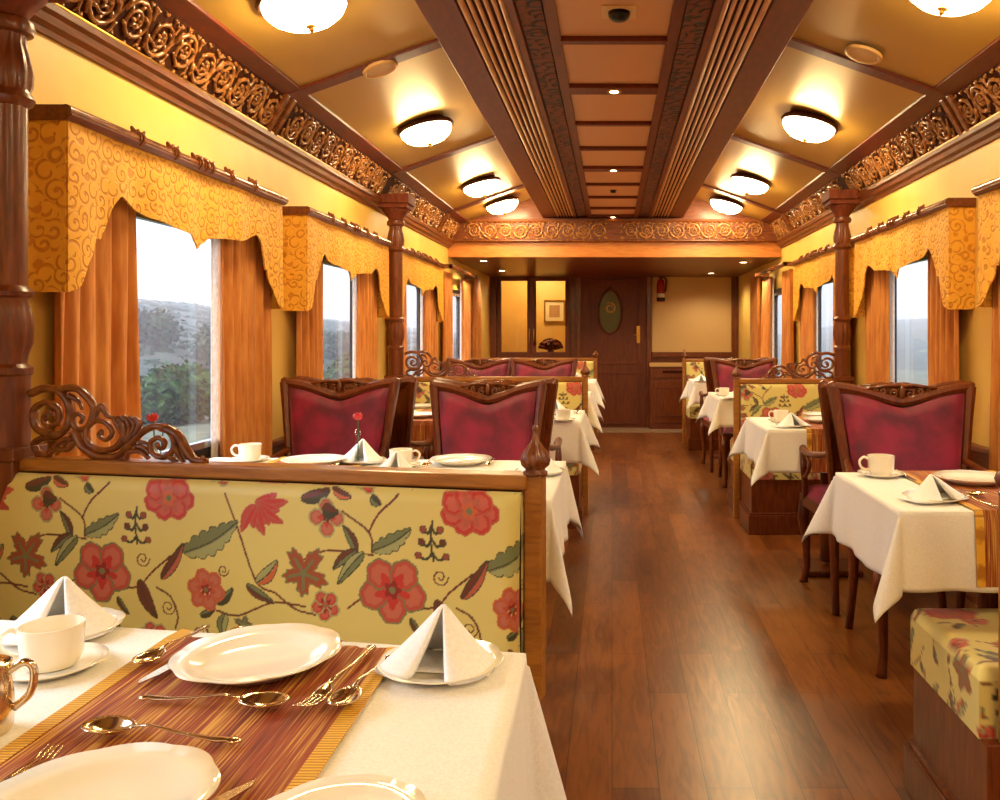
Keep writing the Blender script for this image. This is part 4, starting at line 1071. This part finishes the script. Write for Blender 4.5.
# third left table
w = 'on the left table before the second bench'
cupset(563, 421, w, rz=0)
napset(556, 414, w)
place(PLATE, 418, 417, ZR, 'far plate seen between the two left red chairs', GP); place(PLATE, 421, 408, ZT, 'plate against the second bench between the left red chairs', GP)
x, y = at(577, 414, ZT); SPOON.put((x, y, ZT), PI/2, 'spoon at the aisle corner of the left table before the second bench', GK)
napset(577, 381, 'on the far left table past the second bench')
# right tables
w = 'on the nearest right table'
cupset(881, 476, w, rz=0, sc=(1,1,1)); napset(934, 500, w, rz=.5, sc=(1.4,1,.7))
place(PLATE, 972, 482, ZR, 'white dinner plate on the nearest right table', GP)
x, y = at(975, 496, ZR); SPOON.put((x, y, ZR), PI-.2, 'spoon on the striped runner of the nearest right table', GK)
x, y = at(957, 496, ZR); FORK.put((x, y, ZR), -PI/2+.2, 'fork left of the spoon on the nearest right table', GK)
x, y = at(912, 480, ZT); KNIFE.put((x, y+.06, ZT), PI/2, 'knife beyond the napkin on the nearest right table', GK)
w = 'on the second right table'
cupset(781, 422, w); napset(792, 427, w, rz=.5, sc=(1.4,1,.7))
place(PLATE, 824, 422, ZR, 'near dinner plate on the second right table', GP); place(PLATE, 822, 417, ZR, 'farther dinner plate on the second right table', GP)
vase(0, 0, 'bud vase by the window on the second right table', 'red rose rising behind the front right red chair', x=1.335, y=4.36, h=.165)
w = 'on the third right table'
cupset(724, 396, w); napset(737, 398.5, w, sc=(1.35,1,.7))
napset(701, 382, 'on the farthest right table', sc=(1.4,1,.75))

# ------------------------------------------------------------------ end wall
s2 = 850/YE
def ex(px): return (px-VX)/s2
def ez(py): return EYE-(py-VY)/s2
yw = YE
m = MB()
gx0, gx1, gz0, gz1 = ex(498), ex(569), ez(352), ez(278)
m.box(XL-.1, gx0, yw, yw+.08, 0, 2.0); m.box(gx1, XR+.1, yw, yw+.08, 0, 2.0); m.box(gx0, gx1, yw, yw+.08, 0, gz0); m.box(gx0, gx1, yw, yw+.08, gz1, 2.62)
m.box(XL-.1, gx0, yw, yw+.08, 2, 2.62); m.box(gx1, XR+.1, yw, yw+.08, 2, 2.62)
m.build('wall_far', 'wood_z', kind=S)
# room beyond the glass
m = MB(); m.box(gx0-.25, gx1+.25, yw+1.2, yw+1.25, 0, 2.3); m.box(gx0-.3, gx0-.25, yw+.08, yw+1.25, 0, 2.3); m.box(gx1+.25, gx1+.3, yw+.08, yw+1.25, 0, 2.3); m.box(gx0-.3, gx1+.3, yw+.08, yw+1.25, 2.25, 2.3)
m.build('wall_beyond', 'wall_silk', kind=S)
L_ = bpy.data.lights.new('corridor_fill', 'POINT'); L_.energy = 14; L_.color = (1,.8,.5); L_.shadow_soft_size = .1  # no fitting here: point light added to brighten the room behind the glass
lo = bpy.data.objects.new('corridor_fill', L_); C.objects.link(lo); lo.location = ((gx0+gx1)/2, yw+.6, 2.1)
t = thing('framed_picture', 'framed picture seen through the right glass door pane', 'picture', (ex(555.5)*1.1-.02, yw+1.19, 0))
zc = EYE+(335-311)/s2*1.1; m = MB(); w_, h_ = .15, .16
ring(m, rr(-w_, w_, zc-h_, zc+h_, .004, 1), rr(-w_+.02, w_-.02, zc-h_+.02, zc+h_-.02, .004, 1), -.03, 0); m.v = [(v[1], v[0], v[2]) for v in m.v]
m.build('frame', 'brass', t)
MB().box(-w_+.02, w_-.02, -.012, -.004, zc-h_+.02, zc+h_-.02).build('mat_board', 'picture_mat', t)
MB().box(-.075, .075, -.016, -.011, zc-.085, zc+.085).build('print', 'picture_art', t)
# glass doors
for i, (a, b_, hs) in enumerate(((497.5, 532, 1), (532.3, 570, -1))):
    o = MB(); x0, x1 = ex(a), ex(b_); y0_ = yw-.03
    ring(o, rr(x0, x1, ez(372), ez(274), .004, 1), rr(x0+.05, x1-.06, ez(352), ez(281), .004, 1), y0_, yw+.02); o.v = [(v[1], v[0], v[2]) for v in o.v]
    d_ = o.build('door_%d' % (i+1), 'door_wood', kind=S, bevel=.004)
    MB().box(x0+.05, x1-.06, yw-.008, yw-.003, ez(352), ez(281)).build('glass_pane', 'window_glass', d_)
    hx = (x1-.03 if hs > 0 else x0+.025)
    MB().tube([(hx, y0_-.005, ez(345)), (hx, y0_-.03, ez(343)), (hx, y0_-.03, ez(331)), (hx, y0_-.005, ez(329))], .008, 8).build('door_handle', 'brass', d_, smooth=True)
# cabinet below the glass
tn += 1; m = MB(); m.box(ex(496), ex(571), yw-.03, yw, 0, ez(374)); m.build('trim_%d' % tn, 'door_wood', kind=S, bevel=.004)
# main door
x0, x1 = ex(581), ex(646.5); zt = ez(273)
tn += 1; m = MB(); m.box(x0-.06, x0, yw-.05, yw, 0, zt+.06); m.box(x1, x1+.06, yw-.05, yw, 0, zt+.06); m.box(x0-.06, x1+.06, yw-.05, yw, zt, zt+.06)
m.build('trim_%d' % tn, 'wood_z', kind=S, bevel=.006)
d_ = MB().box(x0, x1, yw-.03, yw, 0.005, zt).build('door_3', 'door_wood', kind=S)
def frame_panel(x0, x1, z0, z1, name, mat, par, y=yw-.03, w_=.02):
    m = MB(); ring(m, rr(x0, x1, z0, z1, .003, 1), rr(x0+w_, x1-w_, z0+w_, z1-w_, .003, 1), y-.014, y); m.v = [(v[1], v[0], v[2]) for v in m.v]; return m.build(name, mat, par, bevel=.003)
frame_panel(ex(589), ex(639), ez(364), ez(279), 'upper_panel_moulding', 'door_wood', d_); frame_panel(ex(589), ex(639), ez(424), ez(372), 'lower_panel_moulding', 'door_wood', d_)
cx, cz_ = ex(610), ez(312)
m = MB(); el = [(cx+.145*math.cos(a), cz_+.27*math.sin(a)) for a in np.linspace(0, 2*PI, 40, endpoint=False)]
m.prism(el, yw-.036, yw-.03, 'y'); o = m.build('oval_window', 'dark_glass', d_)
m = MB(); m.tube([(cx+.15*math.cos(a), yw-.04, cz_+.28*math.sin(a)) for a in np.linspace(0, 2*PI, 41)], .014, 8); m.tube([(cx, yw-.04, cz_+.28), (cx, yw-.04, cz_+.33)], [.016,.006], 8); m.build('oval_moulding', 'door_wood', d_, smooth=True, fixn=False)
m = MB()
for k in range(6): 
    m.tube([(cx+p[0], yw-.038, cz_+p[1]) for p in spiral(0, .05+.0*k, .03+.008*k, .03+.008*k, k, .55, 10)], .003, 5)
m.build('etched_tracery', 'cream_grille', d_, fixn=False)
MB().box(ex(636.5), ex(640), yw-.045, yw-.03, ez(343), ez(326)).build('lock_plate', 'brass', d_, bevel=.003)
MB().tube([(ex(638), yw-.045, ez(335)), (ex(638), yw-.085, ez(335)), (ex(633.5), yw-.085, ez(335))], .008, 8).build('door_handle', 'brass', d_, smooth=True)
# cream panel, right
tn += 1; o = MB().box(ex(649), ex(733), yw-.02, yw, ez(352), ez(276)).build('trim_%d' % tn, 'panel_cream', kind=S)
tn += 1; m = MB(); ring(m, rr(ex(646.8)+.065, ex(738), ez(357), ez(271), .003, 1), rr(ex(649.5)+.03, ex(731), ez(352), ez(277), .003, 1), yw-.05, yw); m.v = [(v[1], v[0], v[2]) for v in m.v]
m.build('trim_%d' % tn, 'wood_z', kind=S, bevel=.004)
# sideboard under the panel
t = thing('side_cabinet', 'low wooden cabinet under the cream end panel', 'cabinet', (ex(691), yw-.2, 0))
hw_ = ex(733)-ex(691); m = MB(); m.box(-hw_, hw_, 0, .19, 0, ez(366)); m.build('body', 'door_wood', t, bevel=.004)
MB().box(-hw_-.0, hw_, -.01, .19, ez(366), ez(362.5)).build('counter_top', 'cream_grille', t, bevel=.003)
MB().box(-hw_+.02, hw_-.03, -.008, 0, ez(377), ez(369)).build('drawer', 'wood_z', t, bevel=.003)
MB().box(-.38, -.1, -.012, -.008, ez(372.5), ez(370)).build('vent_slot', 'recess', t)
for a, b_ in ((-hw_+.02, -.02), (.02, hw_-.03)):
    MB().box(a, b_, -.008, 0, .08, ez(380)).build('cabinet_door', 'wood_z', t, bevel=.004)
    m = MB(); ring(m, rr(a+.05, b_-.05, .16, ez(380)-.08, .003, 1), rr(a+.07, b_-.07, .18, ez(380)-.1, .003, 1), -.018, -.008); m.v = [(v[1], v[0], v[2]) for v in m.v]; m.build('door_moulding', 'door_wood', t)
# fire extinguisher
t = thing('fire_extinguisher', 'red fire extinguisher hung at the top left of the cream panel', 'fire extinguisher', (ex(660.5), yw-.085, ez(302)))
h_ = (302-275)/s2
MB().lathe([(0,0),(.045,.002),(.052,.012),(.052,h_*.66),(.04,h_*.78),(.018,h_*.83),(.018,h_*.88),(0,h_*.88)], 24).build('cylinder', 'extinguisher_red', t, smooth='auto')
MB().lathe([(.0525,h_*.16),(.0535,h_*.16),(.0535,h_*.3),(.0525,h_*.3)], 24).build('label_band', 'white_label', t)
MB().lathe([(.0525,h_*.0+.01),(.0535,.01),(.0535,h_*.14),(.0525,h_*.14)], 24).build('lower_band', 'dark_metal', t)
MB().box(-.03,.04,-.012,.012,h_*.88,h_*.92).box(-.02,.05,-.01,.01,h_*.97,h_*1.0).build('valve_handle', 'dark_metal', t, bevel=.003)
MB().tube(cubic([(.03,0,h_*.92),(.065,-.02,h_*.8),(.06,-.03,h_*.5),(.056,-.02,h_*.36)], 5), .008, 8).build('hose', 'dark_metal', t, smooth=True)
MB().box(-.02,.02,.05,.085,h_*.5,h_*.58).build('wall_bracket', 'dark_metal', t)
# sideboard with flowers beyond the glass
t = thing('flower_arrangement', 'dark flower arrangement seen through the glass doors', 'flowers', (ex(551)*1.05, yw+.5, .0))
MB().lathe([(0,0),(.06,0),(.05,.4),(.03,.8),(.07,.95),(.03,1.0),(.05,1.02),(0,1.02)], 20).build('stand', 'wood_dark', t, smooth='auto')
m = MB()
for k in range(40):
    a, e = random.uniform(0, 6.3), random.uniform(.1, 1.5); r = .17
    p = Vector((r*math.cos(a)*math.cos(e), r*math.sin(a)*math.cos(e), 1.02+r*math.sin(e)*.8)); m.tube([(p.x*.3, p.y*.3, 1.0), p], [.004, .022], 6)
m.build('blooms', 'wood_dark', t, fixn=False)
# corner posts of the end area
for sg, x in ((-1, -1.3), (1, 1.38)):
    pass
tn += 1; MB().box(ex(484), ex(497), yw-.06, yw, 0, zs).build('trim_%d' % tn, 'wood_z', kind=S)
tn += 1; MB().box(ex(735), ex(749), yw-.06, yw, 0, zs).build('trim_%d' % tn, 'wood_z', kind=S)
curtain(-1, 9.35, 9.75, 'last orange curtain on the left, beside the far wall', seed=91, z1=1.85)
curtain(1, 9.1, 9.6, 'last orange curtain on the right, beside the far wall', seed=92, z1=1.85)

# ------------------------------------------------------------------ outside
def ground_mat(name, c1, c2, sc):
    m, nt, b = newmat(name); v = objcoord(nt); n = N(nt, 'ShaderNodeTexNoise'); n.inputs['Scale'].default_value = sc; n.inputs['Detail'].default_value = 9
    L(nt, v, n.inputs['Vector']); r = ramp(nt, [(.38, c1), (.62, c2)]); L(nt, n.outputs['Fac'], r.inputs[0]); L(nt, r.outputs[0], b.inputs['Base Color']); b.inputs['Roughness'].default_value = .9
ground_mat('grass', srgb(44,50,30), srgb(80,80,56), 2.0)
ground_mat('hill_scrub', srgb(20,27,18), srgb(46,54,38), .6)
ground_mat('foliage', srgb(20,36,16), srgb(66,92,36), 3.5)
ground_mat('foliage_dull', srgb(30,44,30), srgb(64,78,56), 1.6)
def ground_z(x, y):
    return 0
def hgt(x, y):
    return 1.2*math.sin(x*.031+1)+1.0*math.sin(y*.045+x*.02)+.5*math.sin(x*.13+y*.11)
for sg in (-1, 1):
    m = MB()
    m.grid(lambda u, v: (sg*(2.5+38*u**1.5), -30+150*v, -1.7+.12*math.sin(u*30+v*40)), 24, 40); m.build('floor_outside', 'grass', kind=S, smooth=True)
    m = MB()
    if sg < 0:
        def hl(u, v):
            y = -20+240*v; dd = 16+70*u; crest = 6.9-.016*(y-70)
            return (-dd, y, -1.8+(crest+1.6)*math.sin(min(1, u*1.15)*PI/2)+.35*hgt(dd*3, y*3)*u)
    else:
        def hl(u, v):
            y = -20+240*v; dd = 22+70*u; crest = 4.5+.006*(y-70)
            return (dd, y, -2.2+(crest+1.6)*math.sin(min(1, u*1.15)*PI/2)+.35*hgt(dd*3, y*3)*u)
    if sg < 0: hl_left = hl
    m.grid(hl, 40, 90); m.build('hillside', 'hill_scrub', kind=S, smooth=True)
def tree(label, x, y, z, w, h, mat, seed):
    rnd = random.Random(seed); t = thing('tree', label, 'tree', (x, y, z), 0, 'bushy trees outside the left windows')
    m = MB()
    for k in range(9):
        cx, cy, czz = rnd.uniform(-.34,.34)*w, rnd.uniform(-.34,.34)*w, h*rnd.uniform(.2,.68); r = min(h*.36, w*rnd.uniform(.2,.32))
        n1, n2 = 20, 12; off = [rnd.uniform(0, 6) for _ in range(6)]
        def f(u, v):
            a, b_ = 2*PI*u, PI*v; q = r*(1+.12*math.sin(5*a+off[0])*math.sin(4*b_+off[1])+.1*math.sin(9*a+off[2]+5*b_)+.08*math.sin(13*b_+off[3]+7*a))
            return (cx+q*math.sin(b_)*math.cos(a), cy+q*math.sin(b_)*math.sin(a), czz+q*math.cos(b_)*.9)
        m.grid(f, n1, n2)
    o = m.build('crown', mat, t, fixn=False)
    m2 = MB(); vs = m.v
    for k in range(4200):
        p = Vector(vs[rnd.randrange(len(vs))])
        if p.z < 0: continue
        p += Vector((rnd.gauss(0,1), rnd.gauss(0,1), rnd.gauss(0,1)))*.045*w
        d1 = Vector((rnd.uniform(-1,1), rnd.uniform(-1,1), rnd.uniform(-1,1)))*.045*w; d2 = Vector((rnd.uniform(-1,1), rnd.uniform(-1,1), rnd.uniform(-1,1)))*.045*w
        m2.add([p, p+d1, p+d1+d2, p+d2], [(0,1,2,3)])
    m = m2
    m.build('leaves', mat, t, fixn=False)['kind'] = 'stuff'
    MB().tube([(0,0,-.2),(.1,0,h*.4)], [w*.05, w*.03], 8).build('trunk', 'wood_dark', t)
def spot(px, py, dist):   # distance = lateral metres to the left
    Y = -dist*F/(px-VX); return -dist, Y, EYE-(py-VY)/F*Y
for i, (px, dist, w, h, mt, lb) in enumerate((
    (168, 15.0, 2.6, 1.9, 'foliage', 'bright green bushy tree in the first left window'),
    (203, 15.6, 2.2, 1.4, 'foliage', 'smaller green bush at the right of the first left window'),
    (145, 15.4, 2.2, 1.3, 'foliage', 'green bush beside the near curtain in the first left window'),
    (212, 22, 3.2, 2.2, 'foliage_dull', 'dull dark tree on the slope at the right of the first left window'),
    (150, 27, 3.6, 2.0, 'foliage_dull', 'dull dark tree low on the slope, first left window'),
    (345, 15, 3.0, 1.8, 'foliage', 'low green bush at the bottom of the second left window'),
    (328, 22, 4.5, 2.2, 'foliage_dull', 'dull green trees across the second left window'))):
    Y = -dist*F/(px-VX); u = (dist-16)/70
    z = -1.75 if u <= 0 else hl_left(u, (Y+20)/240)[2]-.25
    tree(lb, -dist, Y, z, w, h, mt, i+3)

# mist lying over the slopes
m, nt, b = newmat('mist'); nt.nodes.remove(b)
vsn = N(nt, 'ShaderNodeVolumeScatter'); vsn.inputs['Density'].default_value = .0042; vsn.inputs['Color'].default_value = (.95,.97,1,1); vsn.inputs['Anisotropy'].default_value = .3
L(nt, vsn.outputs[0], nt.nodes['Material Output'].inputs['Volume'])
for sg, nm_ in ((-1, 'left'), (1, 'right')):
    x0_, x1_ = sorted((sg*8, sg*300)); o = MB().box(x0_, x1_, -60, 330, -4, 30).build('mist', 'mist'); o['kind'] = 'stuff'; tag(o, 'pale mist over the hillside outside the %s windows' % nm_, 'mist')
# scrub covering the left slope
rnd = random.Random(5); m = MB()
for k in range(9000):
    v_ = rnd.uniform(.14, .75); u = rnd.random()**1.3; x, y, z = hl_left(u, v_); r = rnd.uniform(.12, .38)
    for q in range(3):
        a = rnd.uniform(0, PI); p = Vector((x+rnd.uniform(-.3,.3), y+rnd.uniform(-.3,.3), z-.1)); d1 = Vector((math.cos(a), math.sin(a), 0))*r
        m.add([p-d1, p+d1, p+d1*.5+Vector((0,0,r*.9)), p-d1*.6+Vector((0,0,r*.8))], [(0,1,2,3)])
o = m.build('scrub', 'foliage_dull', fixn=False); o['kind'] = 'stuff'; tag(o, 'low scrub covering the misty hillside outside the left windows', 'scrub')
# ------------------------------------------------------------------ light, camera
sn = bpy.data.lights.new('overcast_sun', 'SUN'); sn.energy = 5.5; sn.angle = math.radians(50); sn.color = (.86,.92,1.0)
so = bpy.data.objects.new('overcast_sun', sn); C.objects.link(so); so.rotation_euler = Vector((-.9, .04, .5)).to_track_quat('Z', 'Y').to_euler()

w = bpy.data.worlds.new('World'); bpy.context.scene.world = w; w.use_nodes = True
nt = w.node_tree; bg = nt.nodes['Background']
tc = N(nt, 'ShaderNodeTexCoord'); sp = N(nt, 'ShaderNodeSeparateXYZ'); L(nt, tc.outputs['Generated'], sp.inputs[0])
r = ramp(nt, [(0, (.10,.11,.11)), (.1, (.26,.29,.30)), (.17, (.72,.76,.80)), (.3, (.9,.95,1.0)), (1, (2.6,2.8,3.2))])
mr = N(nt, 'ShaderNodeMapRange'); mr.inputs[1].default_value = -.1; mr.inputs[2].default_value = .9; L(nt, sp.outputs[2], mr.inputs[0])
L(nt, mr.outputs[0], r.inputs[0]); L(nt, r.outputs[0], bg.inputs[0]); bg.inputs[1].default_value = 1.0

cam = bpy.data.cameras.new('camera'); co = bpy.data.objects.new('camera', cam); C.objects.link(co)
co.location = (0, 0, EYE); co.rotation_euler = (PI/2, 0, 0)
cam.sensor_width = 36; cam.lens = F*36/1000; cam.shift_x = -(VX-500)/1000; cam.shift_y = (VY-400)/1000
cam.clip_start = .02; cam.clip_end = 600
sc = bpy.context.scene; sc.camera = co
sc.view_settings.view_transform = 'Standard'; sc.view_settings.look = 'None'; sc.view_settings.gamma = 1; sc.view_settings.use_curve_mapping = False
sc.view_settings.exposure = .66
sc.cycles.max_bounces = 8; sc.cycles.diffuse_bounces = 4; sc.cycles.use_denoising = True
